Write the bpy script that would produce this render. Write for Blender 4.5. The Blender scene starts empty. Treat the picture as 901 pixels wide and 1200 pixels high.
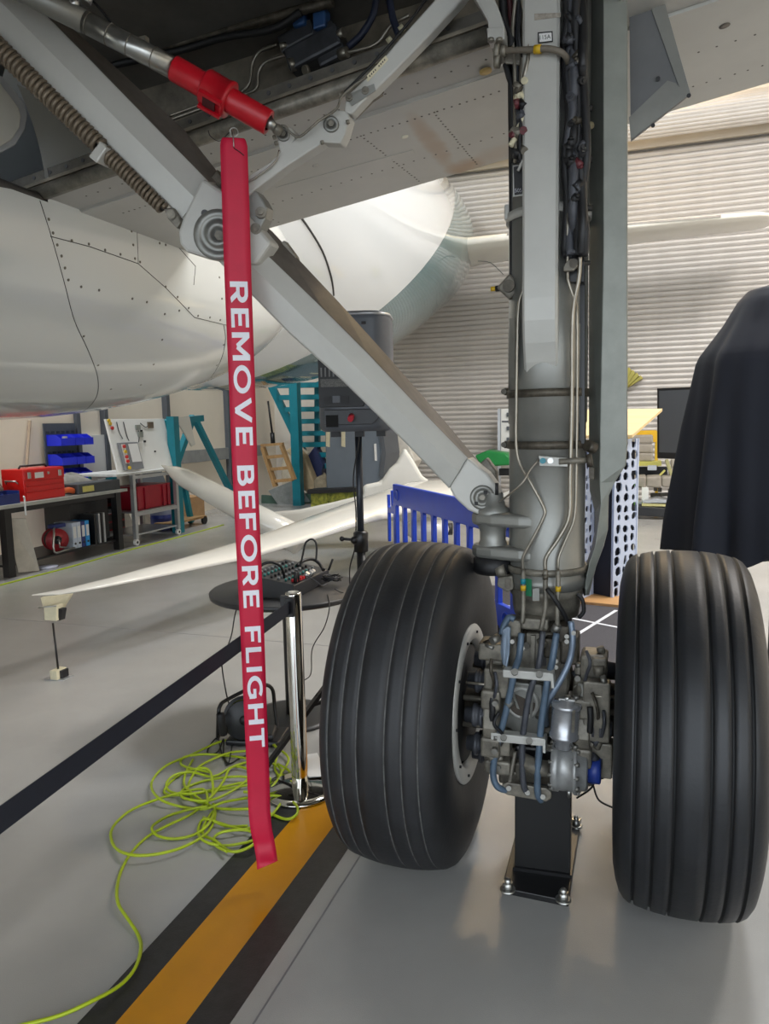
import bpy, bmesh, math, random
from math import sin, cos, tan, pi, radians, sqrt
from mathutils import Vector as V, Matrix
from mathutils.bvhtree import BVHTree
random.seed(7)
sc = bpy.context.scene
COL = sc.collection

# ------------------------------------------------------------------ camera
EYE = V((0, 0, 1.62)); FOC = 870.0; PITCH = radians(7.0); ROLL = 0.021
FW = V((0, cos(PITCH), -sin(PITCH)))
R0 = V((1, 0, 0)); U0 = V((0, sin(PITCH), cos(PITCH)))
RT = R0 * cos(ROLL) - U0 * sin(ROLL); UP = U0 * cos(ROLL) + R0 * sin(ROLL)
cam = bpy.data.cameras.new('camera'); camo = bpy.data.objects.new('camera', cam); COL.objects.link(camo)
m = Matrix.Identity(4)
for i in range(3):
    m[i][0] = RT[i]; m[i][1] = UP[i]; m[i][2] = -FW[i]; m[i][3] = EYE[i]
camo.matrix_world = m
cam.sensor_fit = 'VERTICAL'; cam.sensor_height = 36.0; cam.lens = FOC * 36.0 / 1200.0
cam.clip_start = 0.05; cam.clip_end = 200
sc.camera = camo

# ------------------------------------------------------------------ sky, lamps, exposure
w = bpy.data.worlds.new('sky'); sc.world = w; w.use_nodes = True
bg = w.node_tree.nodes['Background']
bg.inputs[0].default_value = (0.84, 0.92, 1.0, 1); bg.inputs[1].default_value = 3.5
vs = sc.view_settings
vs.view_transform = 'Standard'; vs.look = 'None'; vs.gamma = 1.0; vs.use_curve_mapping = False
vs.exposure = 0.0
try:
    sc.cycles.max_bounces = 6; sc.cycles.diffuse_bounces = 3; sc.cycles.glossy_bounces = 3
    sc.cycles.sample_clamp_indirect = 4.0; sc.cycles.use_denoising = True
    sc.cycles.caustics_reflective = False; sc.cycles.caustics_refractive = False
except Exception:
    pass

# hangar frame: A runs aft along the airliner, L runs inboard (to the left), origin on the floor under the gear leg
PH = radians(19); O = V((0.55, 2.59, 0))
A = V((sin(PH), cos(PH), 0)); L = V((-cos(PH), sin(PH), 0)); Z = V((0, 0, 1))
HA = (A, L, Z)
def W(a, l, z): return O + A * a + L * l + Z * z
def to_al(p):
    d = p - O; return d.dot(A), d.dot(L), p.z

UNSEEN_LIGHTS = [(11.6, .44, 95, (1.0, .74, .42), .7), (7.0, 6.0, 120, (.90, .95, 1), 1.6), (6.2, -5.0, 200, (1, .95, .90), 1.6),
         (2.0, -5.5, 150, (1, .95, .90), 1.6), (4.5, -1.5, 150, (.95, .97, 1), 1.6), (1.5, 6.2, 130, (.96, .98, 1), 1.6)]  # unseen, no fixtures: first gives the floor reflection, the rest added as overhead fill
for i, (a, l, e, c, s) in enumerate(UNSEEN_LIGHTS):
    d = bpy.data.lights.new('unseen_ceiling_light', 'AREA'); d.shape = 'SQUARE'; d.size = s; d.energy = e * 2.7; d.color = c
    o = bpy.data.objects.new('unseen_ceiling_light', d); COL.objects.link(o); o.location = W(a, l, 8.75)

# ------------------------------------------------------------------ pixel -> place in the hangar
def ray(px, py): return FW + RT * ((px - 450.5) / FOC) + UP * ((600 - py) / FOC)
def at(px, py, d): r = ray(px, py); return EYE + r * (d / r.y)
def fl(px, py, z=0.0): r = ray(px, py); return EYE + r * ((z - EYE.z) / r.z)
def hit(px, py, n, p0): r = ray(px, py); return EYE + r * ((p0 - EYE).dot(n) / r.dot(n))
def G(px, py, a=0.0): return hit(px, py, A, W(a, 0, 0))          # plane across the airliner
def S(px, py, l): return hit(px, py, L, W(0, l, 0))              # plane along the airliner
BN = A + L * 0.4
def B(px, py, off=0.0): return hit(px, py, BN, W(off, 0.2, 0))   # inclined plane of the side stay

# ------------------------------------------------------------------ materials
def lin(c):
    r = []
    for x in c:
        x = x / 255.0
        r.append(x / 12.92 if x <= 0.04045 else ((x + 0.055) / 1.055) ** 2.4)
    return (*r, 1)
MATS = {}
def mat(name, rgb, rough=0.5, metal=0.0, var=0.12, scale=6.0, bump=0.0, bscale=60.0, coat=0.0, stretch=None, rvar=0.0, rgb2=None, thr=(0.35, 0.7)):
    if name in MATS: return MATS[name]
    mt = bpy.data.materials.new(name); mt.use_nodes = True
    nt = mt.node_tree; N = nt.nodes; Lk = nt.links; bs = N['Principled BSDF']
    bs.inputs['Roughness'].default_value = rough; bs.inputs['Metallic'].default_value = metal
    if coat: bs.inputs['Coat Weight'].default_value = coat; bs.inputs['Coat Roughness'].default_value = 0.06
    c = lin(rgb); bs.inputs['Base Color'].default_value = c
    tc = N.new('ShaderNodeTexCoord'); src = tc.outputs['Object']
    if stretch:
        mp = N.new('ShaderNodeMapping'); mp.inputs['Scale'].default_value = stretch; Lk.new(src, mp.inputs[0]); src = mp.outputs[0]
    if var > 0 or rgb2:
        nz = N.new('ShaderNodeTexNoise'); nz.inputs['Scale'].default_value = scale; nz.inputs['Detail'].default_value = 5
        nz.inputs['Roughness'].default_value = 0.65
        Lk.new(src, nz.inputs['Vector'])
        cr = N.new('ShaderNodeValToRGB'); cr.color_ramp.elements[0].position = thr[0]; cr.color_ramp.elements[1].position = thr[1]
        c2 = lin(rgb2) if rgb2 else c
        cr.color_ramp.elements[0].color = (*[x * (1 - var) for x in c[:3]], 1)
        cr.color_ramp.elements[1].color = (*[min(1, x * (1 + var)) for x in c2[:3]], 1)
        Lk.new(nz.outputs['Fac'], cr.inputs[0]); Lk.new(cr.outputs[0], bs.inputs['Base Color'])
        if rvar:
            mr = N.new('ShaderNodeMapRange'); mr.inputs[3].default_value = max(0.02, rough - rvar); mr.inputs[4].default_value = rough + rvar
            Lk.new(nz.outputs['Fac'], mr.inputs[0]); Lk.new(mr.outputs[0], bs.inputs['Roughness'])
    if bump:
        n2 = N.new('ShaderNodeTexNoise'); n2.inputs['Scale'].default_value = bscale; n2.inputs['Detail'].default_value = 3
        Lk.new(src, n2.inputs['Vector'])
        b = N.new('ShaderNodeBump'); b.inputs['Strength'].default_value = bump; b.inputs['Distance'].default_value = 0.01
        Lk.new(n2.outputs['Fac'], b.inputs['Height']); Lk.new(b.outputs[0], bs.inputs['Normal'])
    MATS[name] = mt
    return mt
def emis(name, rgb, s):
    mt = bpy.data.materials.new(name); mt.use_nodes = True; bs = mt.node_tree.nodes['Principled BSDF']
    bs.inputs['Emission Color'].default_value = lin(rgb); bs.inputs['Emission Strength'].default_value = s
    MATS[name] = mt; return mt

floor_m = mat('floor_epoxy', (168, 167, 164), 0.19, 0, 0.08, 0.9, 0.16, 330, rvar=0.06)
wall_m = mat('wall_white', (236, 226, 210), 0.6, 0, 0.03, 1.0)
back_m = mat('wall_back', (214, 206, 194), 0.6, 0, 0.04, 1.0)
slat_m = mat('shutter_slat', (192, 187, 182), 0.4, 0.15, 0.05, 3, 0.0)
ceil_m = mat('ceiling_grey', (180, 178, 172), 0.8, 0, 0.05, 1.0)
yellow_m = mat('floor_yellow', (206, 140, 8), 0.28, 0, 0.06, 3, 0.04, 150)
black_m = mat('floor_black', (38, 38, 40), 0.4, 0, 0.35, 25, 0.12, 260)
white_paint = mat('aircraft_white', (222, 226, 224), 0.22, 0, 0.05, 1.2, coat=0.6, rgb2=(212, 216, 212))
wing_m = mat('wing_grey', (178, 177, 172), 0.38, 0, 0.07, 1.5, 0.03, 20)
flap_m = mat('wing_grey_light', (194, 193, 187), 0.36, 0, 0.07, 1.5, 0.03, 20)
bay_m = mat('bay_primer', (122, 114, 100), 0.6, 0, 0.4, 7, 0.1, 30)
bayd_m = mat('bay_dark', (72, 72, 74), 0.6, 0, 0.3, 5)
bolt_m = mat('bolt_dull', (128, 126, 120), 0.42, 0.6, 0.2, 30)
gear_m = mat('gear_grey', (136, 136, 131), 0.38, 0.5, 0.10, 5, 0.03, 40)
gearl_m = mat('gear_light', (186, 185, 179), 0.38, 0.12, 0.06, 4, 0.02, 40)
geard_m = mat('gear_dirty', (124, 119, 108), 0.46, 0.3, 0.42, 16, 0.08, 60)
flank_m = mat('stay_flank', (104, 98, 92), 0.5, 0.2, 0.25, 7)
greasy_m = mat('greasy_metal', (82, 76, 66), 0.5, 0.35, 0.5, 24, 0.15, 60)
steel_m = mat('steel', (172, 172, 168), 0.28, 0.9, 0.12, 20)
chrome_m = mat('chrome', (205, 203, 196), 0.07, 1.0, 0.02, 8)
pipe_m = mat('pipe_steel', (150, 144, 132), 0.34, 0.7, 0.15, 20)
hose_m = mat('hose_blue_grey', (88, 106, 124), 0.42, 0.1, 0.15, 20)
hosed_m = mat('hose_dark', (74, 76, 82), 0.5, 0.2, 0.25, 20)
rubber_m = mat('rubber_black', (26, 26, 28), 0.55, 0, 0.25, 12)
cable_m = mat('cable_black', (18, 18, 20), 0.45, 0, 0.1, 12)
spring_m = mat('spring_brown', (120, 108, 92), 0.45, 0.4, 0.15, 20)
red_m = mat('sleeve_red', (186, 18, 34), 0.38, 0, 0.08, 10)
ribbon_m = mat('ribbon_red', (196, 16, 58), 0.55, 0, 0.06, 9, 0.04, 220)
letter_m = mat('letter_white', (232, 232, 240), 0.55, 0, 0.02)
teal_m = mat('teal_paint', (16, 122, 138), 0.4, 0, 0.08, 4)
blackm_m = mat('black_metal', (22, 22, 24), 0.38, 0, 0.15, 8)
dark_m = mat('dark_plastic', (34, 35, 38), 0.45, 0, 0.12, 10)
grey_pl = mat('grey_plastic', (86, 90, 96), 0.45, 0, 0.06, 6)
blue_pl = mat('blue_plastic', (26, 66, 190), 0.36, 0, 0.06, 6)
bin_m = mat('bin_blue', (40, 52, 214), 0.4, 0, 0.06, 6)
redtool = mat('toolbox_red', (206, 24, 22), 0.3, 0, 0.05, 6)
redcrate = mat('crate_red', (158, 18, 40), 0.4, 0, 0.08, 6)
alu_m = mat('aluminium', (186, 188, 190), 0.3, 0.6, 0.06, 12)
gwhite = mat('glider_white', (222, 220, 212), 0.2, 0, 0.03, 2, coat=0.5)
board_m = mat('board_white', (226, 226, 222), 0.45, 0, 0.03, 3)
wood_m = mat('plywood', (214, 188, 140), 0.5, 0, 0.08, 3, stretch=(1, 9, 1))
pal_m = mat('pallet_wood', (162, 128, 84), 0.65, 0, 0.2, 4, stretch=(6, 1, 1))
cloth_m = mat('black_cloth', (23, 27, 40), 0.75, 0, 0.12, 3, 0.05, 300)
lime_m = mat('lime_cable', (170, 190, 30), 0.42, 0, 0.06, 9)
leather_m = mat('seat_leather', (150, 142, 130), 0.5, 0, 0.1, 10, 0.1, 40)
green_m = mat('green_plastic', (24, 130, 60), 0.4, 0, 0.06, 5)
greenbox = mat('green_box', (96, 152, 62), 0.45, 0, 0.06, 5)
mat_m = mat('carpet_tile', (70, 68, 72), 0.8, 0, 0.25, 120, 0.2, 300)
perf_m = mat('perforated_white', (188, 200, 224), 0.4, 0, 0.03, 5)
gold_m = mat('gold_box', (150, 140, 70), 0.35, 0.6, 0.1, 10)
skip_m = mat('skip_green', (92, 112, 52), 0.6, 0, 0.45, 8, rgb2=(160, 160, 60))
fabric_m = mat('grey_cloth', (128, 112, 98), 0.85, 0, 0.3, 9, 0.3, 30)
paper_m = mat('paper', (226, 226, 224), 0.7, 0, 0.02)
label_m = mat('cream_label', (214, 206, 176), 0.6, 0, 0.06, 30)
yel_m = mat('yellow_fitting', (206, 168, 30), 0.4, 0, 0.1, 20)
stone_m = mat('carved_foam', (200, 190, 170), 0.8, 0, 0.2, 5, 0.3, 12)
bluedark = mat('navy_plastic', (30, 46, 110), 0.4, 0, 0.1, 8)

def stain_on(mt, spots, rgb):
    nt = mt.node_tree; N = nt.nodes; K = nt.links; bs = N['Principled BSDF']; old = bs.inputs['Base Color'].links[0].from_socket
    tc = N.new('ShaderNodeTexCoord'); nz = N.new('ShaderNodeTexNoise'); nz.inputs['Scale'].default_value = 9; K.new(tc.outputs['Object'], nz.inputs['Vector'])
    for c, r, s in spots:
        d = N.new('ShaderNodeVectorMath'); d.operation = 'SUBTRACT'; d.inputs[1].default_value = c; K.new(tc.outputs['Object'], d.inputs[0])
        dots = []
        for ax_, q in zip((A, L), r):
            v = N.new('ShaderNodeVectorMath'); v.operation = 'DOT_PRODUCT'; v.inputs[1].default_value = ax_ / q; K.new(d.outputs[0], v.inputs[0])
            m_ = N.new('ShaderNodeMath'); m_.operation = 'MULTIPLY'; K.new(v.outputs['Value'], m_.inputs[0]); K.new(v.outputs['Value'], m_.inputs[1]); dots.append(m_)
        ad = N.new('ShaderNodeMath'); ad.operation = 'ADD'; K.new(dots[0].outputs[0], ad.inputs[0]); K.new(dots[1].outputs[0], ad.inputs[1])
        a2 = N.new('ShaderNodeMath'); a2.operation = 'ADD'; K.new(ad.outputs[0], a2.inputs[0]); K.new(nz.outputs['Fac'], a2.inputs[1])
        mr = N.new('ShaderNodeMapRange'); mr.interpolation_type = 'SMOOTHSTEP'; mr.inputs[1].default_value = .45; mr.inputs[2].default_value = 1.6; mr.inputs[3].default_value = s; mr.inputs[4].default_value = 0
        K.new(a2.outputs[0], mr.inputs[0])
        mx = N.new('ShaderNodeMix'); mx.data_type = 'RGBA'; mx.inputs[7].default_value = lin(rgb); K.new(mr.outputs[0], mx.inputs[0]); K.new(old, mx.inputs[6]); K.new(mx.outputs[2], bs.inputs['Base Color']); old = mx.outputs[2]

# tail paint: white above a swoosh, grey-blue below it (paint pattern in the airliner's own coordinates)
def tail_paint():
    mt = bpy.data.materials.new('tail_paint'); mt.use_nodes = True; nt = mt.node_tree; N = nt.nodes; K = nt.links; bs = N['Principled BSDF']
    bs.inputs['Roughness'].default_value = 0.09; bs.inputs['Coat Weight'].default_value = 0.7; bs.inputs['Coat Roughness'].default_value = 0.03
    tc = N.new('ShaderNodeTexCoord')
    d = N.new('ShaderNodeVectorMath'); d.operation = 'DOT_PRODUCT'; d.inputs[1].default_value = A
    K.new(tc.outputs['Object'], d.inputs[0])
    sx = N.new('ShaderNodeSeparateXYZ'); K.new(tc.outputs['Object'], sx.inputs[0])
    t1 = N.new('ShaderNodeMath'); t1.operation = 'MULTIPLY_ADD'; t1.inputs[1].default_value = SW[0]; t1.inputs[2].default_value = SW[1]
    K.new(d.outputs['Value'], t1.inputs[0])
    lt = N.new('ShaderNodeMath'); lt.operation = 'GREATER_THAN'; K.new(sx.outputs[2], lt.inputs[0]); K.new(t1.outputs[0], lt.inputs[1])
    mx = N.new('ShaderNodeMix'); mx.data_type = 'RGBA'; mx.inputs[6].default_value = lin((80, 116, 122)); mx.inputs[7].default_value = lin((222, 228, 232))
    K.new(lt.outputs[0], mx.inputs[0]); K.new(mx.outputs[2], bs.inputs['Base Color'])
    MATS['tail_paint'] = mt; return mt
SW = (0.62, -0.5)
tailm = tail_paint()

# ------------------------------------------------------------------ mesh builder
BASE = {}
def frame(d):
    d = d.normalized(); u = d.cross(Z)
    if u.length < 1e-4: u = V((1, 0, 0))
    u.normalize(); return u, d.cross(u).normalized()
class MB:
    def __init__(s): s.v = []; s.f = []; s.sm = []; s.mi = []; s.cur = 0
    def add(s, vs, fs, smooth=False):
        b = len(s.v); s.v += [V(x) for x in vs]
        for f in fs: s.f.append([b + i for i in f]); s.sm.append(smooth); s.mi.append(s.cur)
        return s
    def box(s, c, size, ax=HA, taper=1.0):
        x, y, z = [a * (k / 2) for a, k in zip(ax, size)]; vs = []
        for dz in (-1, 1):
            t = taper if dz > 0 else 1
            for dx, dy in ((-1, -1), (1, -1), (1, 1), (-1, 1)): vs.append(c + x * dx * t + y * dy * t + z * dz)
        return s.add(vs, [(3, 2, 1, 0), (4, 5, 6, 7), (0, 1, 5, 4), (1, 2, 6, 5), (2, 3, 7, 6), (3, 0, 4, 7)])
    def bar(s, p, q, wd, th, up=Z):
        d = (q - p); ln = d.length; d.normalize(); x = up - d * up.dot(d)
        if x.length < 1e-3: x = A - d * A.dot(d)
        x.normalize(); y = d.cross(x)
        return s.box((p + q) / 2, (ln, wd, th), (d, y, x))
    def prism(s, poly, vec, smooth=False):
        n = len(poly); vs = list(poly) + [p + vec for p in poly]
        s.add(vs, [list(range(n))[::-1], list(range(n, 2 * n))])
        b = len(s.v) - 2 * n
        for i in range(n):
            j = (i + 1) % n; s.f.append([b + i, b + j, b + n + j, b + n + i]); s.sm.append(smooth); s.mi.append(s.cur)
        return s
    def cyl(s, p, q, r, r2=None, n=16, caps=True):
        r2 = r if r2 is None else r2; d = q - p; u, v = frame(d); vs = []
        for c, rr in ((p, r), (q, r2)):
            for i in range(n):
                t = 2 * pi * i / n; vs.append(c + u * (rr * cos(t)) + v * (rr * sin(t)))
        s.add(vs, [(i, (i + 1) % n, n + (i + 1) % n, n + i) for i in range(n)], True)
        if caps:
            b = len(s.v) - 2 * n
            for f in (list(range(n))[::-1], list(range(n, 2 * n))): s.f.append([b + i for i in f]); s.sm.append(False); s.mi.append(s.cur)
        return s
    def lathe(s, prof, o, ax, n=32, closed=False, mis=None):
        u, v = frame(ax); ax = ax.normalized(); k = len(prof); vs = []
        for (t, r) in prof:
            for i in range(n):
                th = 2 * pi * i / n; vs.append(o + ax * t + u * (r * cos(th)) + v * (r * sin(th)))
        b = len(s.v); s.v += vs
        for j in range(k if closed else k - 1):
            j2 = (j + 1) % k
            for i in range(n):
                i2 = (i + 1) % n
                s.f.append([b + j * n + i, b + j * n + i2, b + j2 * n + i2, b + j2 * n + i]); s.sm.append(True); s.mi.append(mis[j] if mis else s.cur)
        return s
    def tube(s, pts, r, n=8, smooth=0, caps=True, closed=False, r2=None):
        pts = [V(p) for p in pts]
        if smooth: pts = catmull(pts, smooth, closed)
        m = len(pts); vs = []; prev = None
        for i, p in enumerate(pts):
            if closed: d = pts[(i + 1) % m] - pts[i - 1]
            else: d = pts[min(i + 1, m - 1)] - pts[max(i - 1, 0)]
            if d.length < 1e-7: d = V((0, 0, 1))
            d.normalize()
            if prev is None: u, _ = frame(d)
            else:
                u = prev - d * prev.dot(d)
                if u.length < 1e-5: u, _ = frame(d)
                u.normalize()
            prev = u; v = d.cross(u)
            rr = r if r2 is None else r + (r2 - r) * i / (m - 1)
            for k in range(n):
                t = 2 * pi * k / n; vs.append(p + u * (rr * cos(t)) + v * (rr * sin(t)))
        fs = []
        for i in range(m if closed else m - 1):
            j = (i + 1) % m
            for k in range(n): fs.append((i * n + k, i * n + (k + 1) % n, j * n + (k + 1) % n, j * n + k))
        b = len(s.v); s.add(vs, fs, True)
        if caps and not closed:
            for f in (list(range(n))[::-1], list(range((m - 1) * n, m * n))): s.f.append([b + i for i in f]); s.sm.append(False); s.mi.append(s.cur)
        return s
    def ball(s, c, r, n=12, ax=(V((1, 0, 0)), V((0, 1, 0)), V((0, 0, 1)))):
        if not isinstance(r, tuple): r = (r, r, r)
        m = max(6, n // 2); vs = []
        for j in range(m + 1):
            ph = pi * j / m
            for i in range(n):
                t = 2 * pi * i / n; vs.append(c + ax[0] * (r[0] * sin(ph) * cos(t)) + ax[1] * (r[1] * sin(ph) * sin(t)) + ax[2] * (r[2] * cos(ph)))
        return s.add(vs, [(j * n + i, (j + 1) * n + i, (j + 1) * n + (i + 1) % n, j * n + (i + 1) % n) for j in range(m) for i in range(n)], True)
    def grid(s, rows, smooth=True, closed=False):
        m = len(rows); n = len(rows[0]); vs = [p for r in rows for p in r]; fs = []
        for j in range(m - 1):
            for i in range(n if closed else n - 1):
                k = (i + 1) % n; fs.append((j * n + i, j * n + k, (j + 1) * n + k, (j + 1) * n + i))
        return s.add(vs, fs, smooth)
    def build(s, name, mt, parent=None, label=None, cat=None, group=None, kind=None, bevel=0, seg=2, solid=0, fix=True):
        me = bpy.data.meshes.new(name)
        if parent is not None: base = BASE[parent]
        else:
            lo = [min(v[i] for v in s.v) for i in range(3)]; hi = [max(v[i] for v in s.v) for i in range(3)]
            base = V(((lo[0] + hi[0]) / 2, (lo[1] + hi[1]) / 2, lo[2]))
            if kind == 'structure': base = V((0, 0, 0))
        me.from_pydata([v - base for v in s.v], [], s.f)
        me.polygons.foreach_set('use_smooth', s.sm); me.polygons.foreach_set('material_index', s.mi)
        for x in (mt if isinstance(mt, (list, tuple)) else [mt]): me.materials.append(x)
        if fix:
            bm = bmesh.new(); bm.from_mesh(me); bmesh.ops.recalc_face_normals(bm, faces=bm.faces); bm.to_mesh(me); bm.free()
        me.update()
        o = bpy.data.objects.new(name, me); COL.objects.link(o)
        if parent is not None: o.parent = parent
        else: o.location = base
        BASE[o] = base
        for k, x in (('label', label), ('category', cat), ('group', group), ('kind', kind)):
            if x: o[k] = x
        if bevel:
            b = o.modifiers.new('edge', 'BEVEL'); b.width = bevel; b.segments = seg; b.limit_method = 'ANGLE'; b.angle_limit = radians(40)
        if solid:
            b = o.modifiers.new('thick', 'SOLIDIFY'); b.thickness = solid; b.offset = 0
        return o
def catmull(p, k, closed=False):
    out = []; m = len(p)
    for i in range(m if closed else m - 1):
        if closed: a, b, c, d = p[i - 1], p[i], p[(i + 1) % m], p[(i + 2) % m]
        else: a, b, c, d = p[max(i - 1, 0)], p[i], p[i + 1], p[min(i + 2, m - 1)]
        for j in range(k):
            t = j / k
            out.append(0.5 * ((2 * b) + (c - a) * t + (2 * a - 5 * b + 4 * c - d) * t * t + (3 * b - a - 3 * c + d) * t ** 3))
    if not closed: out.append(p[-1])
    return out
def thing(name, label, cat, loc, group=None):
    o = bpy.data.objects.new(name, None); COL.objects.link(o); o.location = loc; BASE[o] = V(loc)
    o['label'] = label; o['category'] = cat
    if group: o['group'] = group
    o.empty_display_size = 0.1
    return o
def piece(src, parent, delta, rot=None):
    """another piece sharing mesh data with src, moved by delta"""
    c = src.copy(); COL.objects.link(c); c.parent = parent; BASE[c] = BASE[src] + V(delta)
    c.location = src.location + V(delta)
    if rot is not None: c.matrix_basis = rot
    return c
def dup(root, loc, label, group=None):
    r = root.copy(); COL.objects.link(r); r.location = loc; r['label'] = label; BASE[r] = V(loc)
    if group: r['group'] = group
    for ch in root.children:
        c = ch.copy(); COL.objects.link(c); c.parent = r; BASE[c] = V(loc)
        for g in ch.children:
            d = g.copy(); COL.objects.link(d); d.parent = c; BASE[d] = V(loc)
    return r
def text_mesh(body, size, ext=0.0005, off=0.0):
    cu = bpy.data.curves.new('lettering', 'FONT'); cu.body = body; cu.size = size; cu.extrude = ext; cu.offset = off
    cu.align_x = 'LEFT'; ob = bpy.data.objects.new('lettering', cu); COL.objects.link(ob)
    dg = bpy.context.evaluated_depsgraph_get(); dg.update(); ev = ob.evaluated_get(dg); me = ev.to_mesh()
    vs = [V(v.co) for v in me.vertices]; fs = [list(p.vertices) for p in me.polygons]
    ev.to_mesh_clear(); bpy.data.objects.remove(ob); bpy.data.curves.remove(cu)
    return vs, fs
# =================================================================== SETTING
AB, LL, LR, AF, ZC = 12.4, 7.4, -9.0, -9.0, 9.0
def struct(name, b, mt, **k): return b.build(name, mt, kind='structure', **k)
floor = struct('floor', MB().prism([W(AF - 3, LR, -.2), W(AF - 3, LL + .2, -.2), W(AB + .2, LL + .2, -.2), W(AB + .2, LR, -.2)], V((0, 0, .2))), floor_m)
def strip(name, l0, l1, mt, a0=-4.0, a1=3.2, h=.0015):
    return MB().prism([W(a0, l0, 0), W(a0, l1, 0), W(a1, l1, 0), W(a1, l0, 0)], V((0, 0, h))).build(name, mt, floor)
strip('yellow_line', .815, 1.0, yellow_m)['label'] = 'yellow painted guide line'
strip('black_border', .70, .815, black_m)['label'] = 'black border of the yellow line'
strip('black_border', 1.0, 1.10, black_m)['label'] = 'black border of the yellow line'
# a fine joint in the floor coating beside the line
MB().prism([W(-4, .636, 0), W(-4, .642, 0), W(1.2, .642, 0), W(1.2, .636, 0)], V((0, 0, .0008))).build('floor_joint', mat('joint', (120, 120, 122), .5), floor)
MB().prism([W(2.2, 5.9, 0), W(2.2, 1.2, 0), W(2.208, 1.2, 0), W(2.208, 5.9, 0)], V((0, 0, .0008))).build('floor_joint', mat('joint', (120, 120, 122), .5), floor)

DL0, DL1, DZ = 4.75, -6.4, 6.45      # roller door opening
wb = MB()
wb.box(W(AB + .1, (LL + DL0) / 2, ZC / 2), (.2, LL - DL0, ZC))
wb.box(W(AB + .1, (LR + DL1) / 2, ZC / 2), (.2, DL1 - LR, ZC))
wb.box(W(AB + .1, (DL0 + DL1) / 2, (ZC + DZ) / 2), (.2, DL0 - DL1, ZC - DZ))
wall_back = struct('wall_back', wb, back_m)
door = bpy.data.objects.new('door_1', None); COL.objects.link(door); door['kind'] = 'structure'; BASE[door] = W(AB, 0, 0); door.location = W(AB, 0, 0)
pitch = 0.1
def slat_mesh(z0, a0, pt, ext=0.0):
    prof = [(0, 0), (-.008, .12), (-.028, .35), (-.033, .55), (-.025, .8), (-.003, .96), (.012, 1.0)]
    rows = []
    for l in (DL0, DL1): rows.append([W(a0 + da, l, z0 + t * pt) for da, t in prof])
    return MB().grid(rows)
s0 = slat_mesh(0, AB + .04, pitch).build('slat', slat_m, door, fix=False)
for k in range(1, 64): piece(s0, door, V((0, 0, pitch * k)))
MB().box(W(AB + .09, (DL0 + DL1) / 2, DZ / 2), (.02, DL0 - DL1, DZ)).build('backing', mat('backing', (120, 116, 110), .7), door)
for l in (DL0, DL1): MB().box(W(AB - .02, l, DZ / 2), (.10, .12, DZ)).build('guide_rail', alu_m, door)
# the rolled-up curtain above the opening
cur = []
for k in range(17):
    t = radians(-70 + k * 12); cur.append((AB - .30 - .36 * cos(t), DZ + .29 + .30 * sin(t)))
for k in range(16):
    (a0, z0), (a1, z1) = cur[k], cur[k + 1]
    rows = []
    nx, nz = (z0 - z1), (a1 - a0); ln = sqrt(nx * nx + nz * nz); nx /= ln; nz /= ln
    for l in (DL0 - .1, DL1 + .1):
        rows.append([W(a0 + (a1 - a0) * t + nx * b, l, z0 + (z1 - z0) * t + nz * b) for t, b in ((0, 0), (.15, .006), (.5, .016), (.85, .010), (1, 0))])
    MB().grid(rows).build('rolled_slat', slat_m, door)
MB().tube([W(AB - .06, -1.0, 7.15), W(AB - .06, LR + 1, 7.15)], .022).build('conduit', mat('conduit', (190, 186, 180), .5), wall_back)
for l in (-1.9, -2.9, -3.9): MB().box(W(AB - .05, l, 7.15), (.06, .05, .07)).build('conduit_clip', alu_m, wall_back)
wl = MB().box(W(1.2, LL + .1, ZC / 2), (22.4, .2, ZC)); wall_left = struct('wall_left', wl, wall_m)
MB().box(W(4.6, LL - .02, 1.55), (3.0, .04, 3.1)).build('wall_panel', mat('panel_warm_lit', (240, 226, 206), .55, 0, .03, 2), wall_left)  # warm light on the white wall is put into this cream
for a in (6.12, 6.72): MB().box(W(a, LL - .05, 2.0), (.07, .10, 4.0)).build('wall_post', grey_pl, wall_left)
MB().box(W(6.42, LL - .03, .95), (.55, .06, 1.1)).build('wall_panel', board_m, wall_left)
MB().box(W(9.4, LL - .04, 1.05), (4.6, .06, .22)).build('wall_rail', mat('rail', (150, 152, 152), .5), wall_left)
for a in (8.3, 10.3): MB().box(W(a, LL - .05, 2.0), (.09, .10, 4.0)).build('wall_post', grey_pl, wall_left)
struct('wall_right', MB().box(W(1.2, LR - .1, ZC / 2), (22.4, .2, ZC)), wall_m)
struct('ceiling', MB().box(W(1.2, (LL + LR) / 2, ZC + .1), (22.4, LL - LR + .4, .2)), ceil_m)

carpet = MB().prism([W(1.55, -.62, 0), W(1.55, 1.3, 0), W(4.42, 1.3, 0), W(4.42, -.62, 0)], V((0, 0, .006))).build('carpet', mat_m, label='dark grey carpet with crossing white tape lines on the floor behind the landing gear leg', cat='carpet')
tape = mat('white_tape', (226, 228, 232), .5)
def tape_line(p, q, wd=.03):
    d = (q - p).normalized(); n = d.cross(Z) * wd / 2
    return MB().prism([p + n + Z * .006, q + n + Z * .006, q - n + Z * .006, p - n + Z * .006], V((0, 0, .001))).build('tape_line', tape, carpet)
tape_line(fl(572, 706), fl(724, 736)); tape_line(fl(672, 747), fl(722, 716)); 

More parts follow.
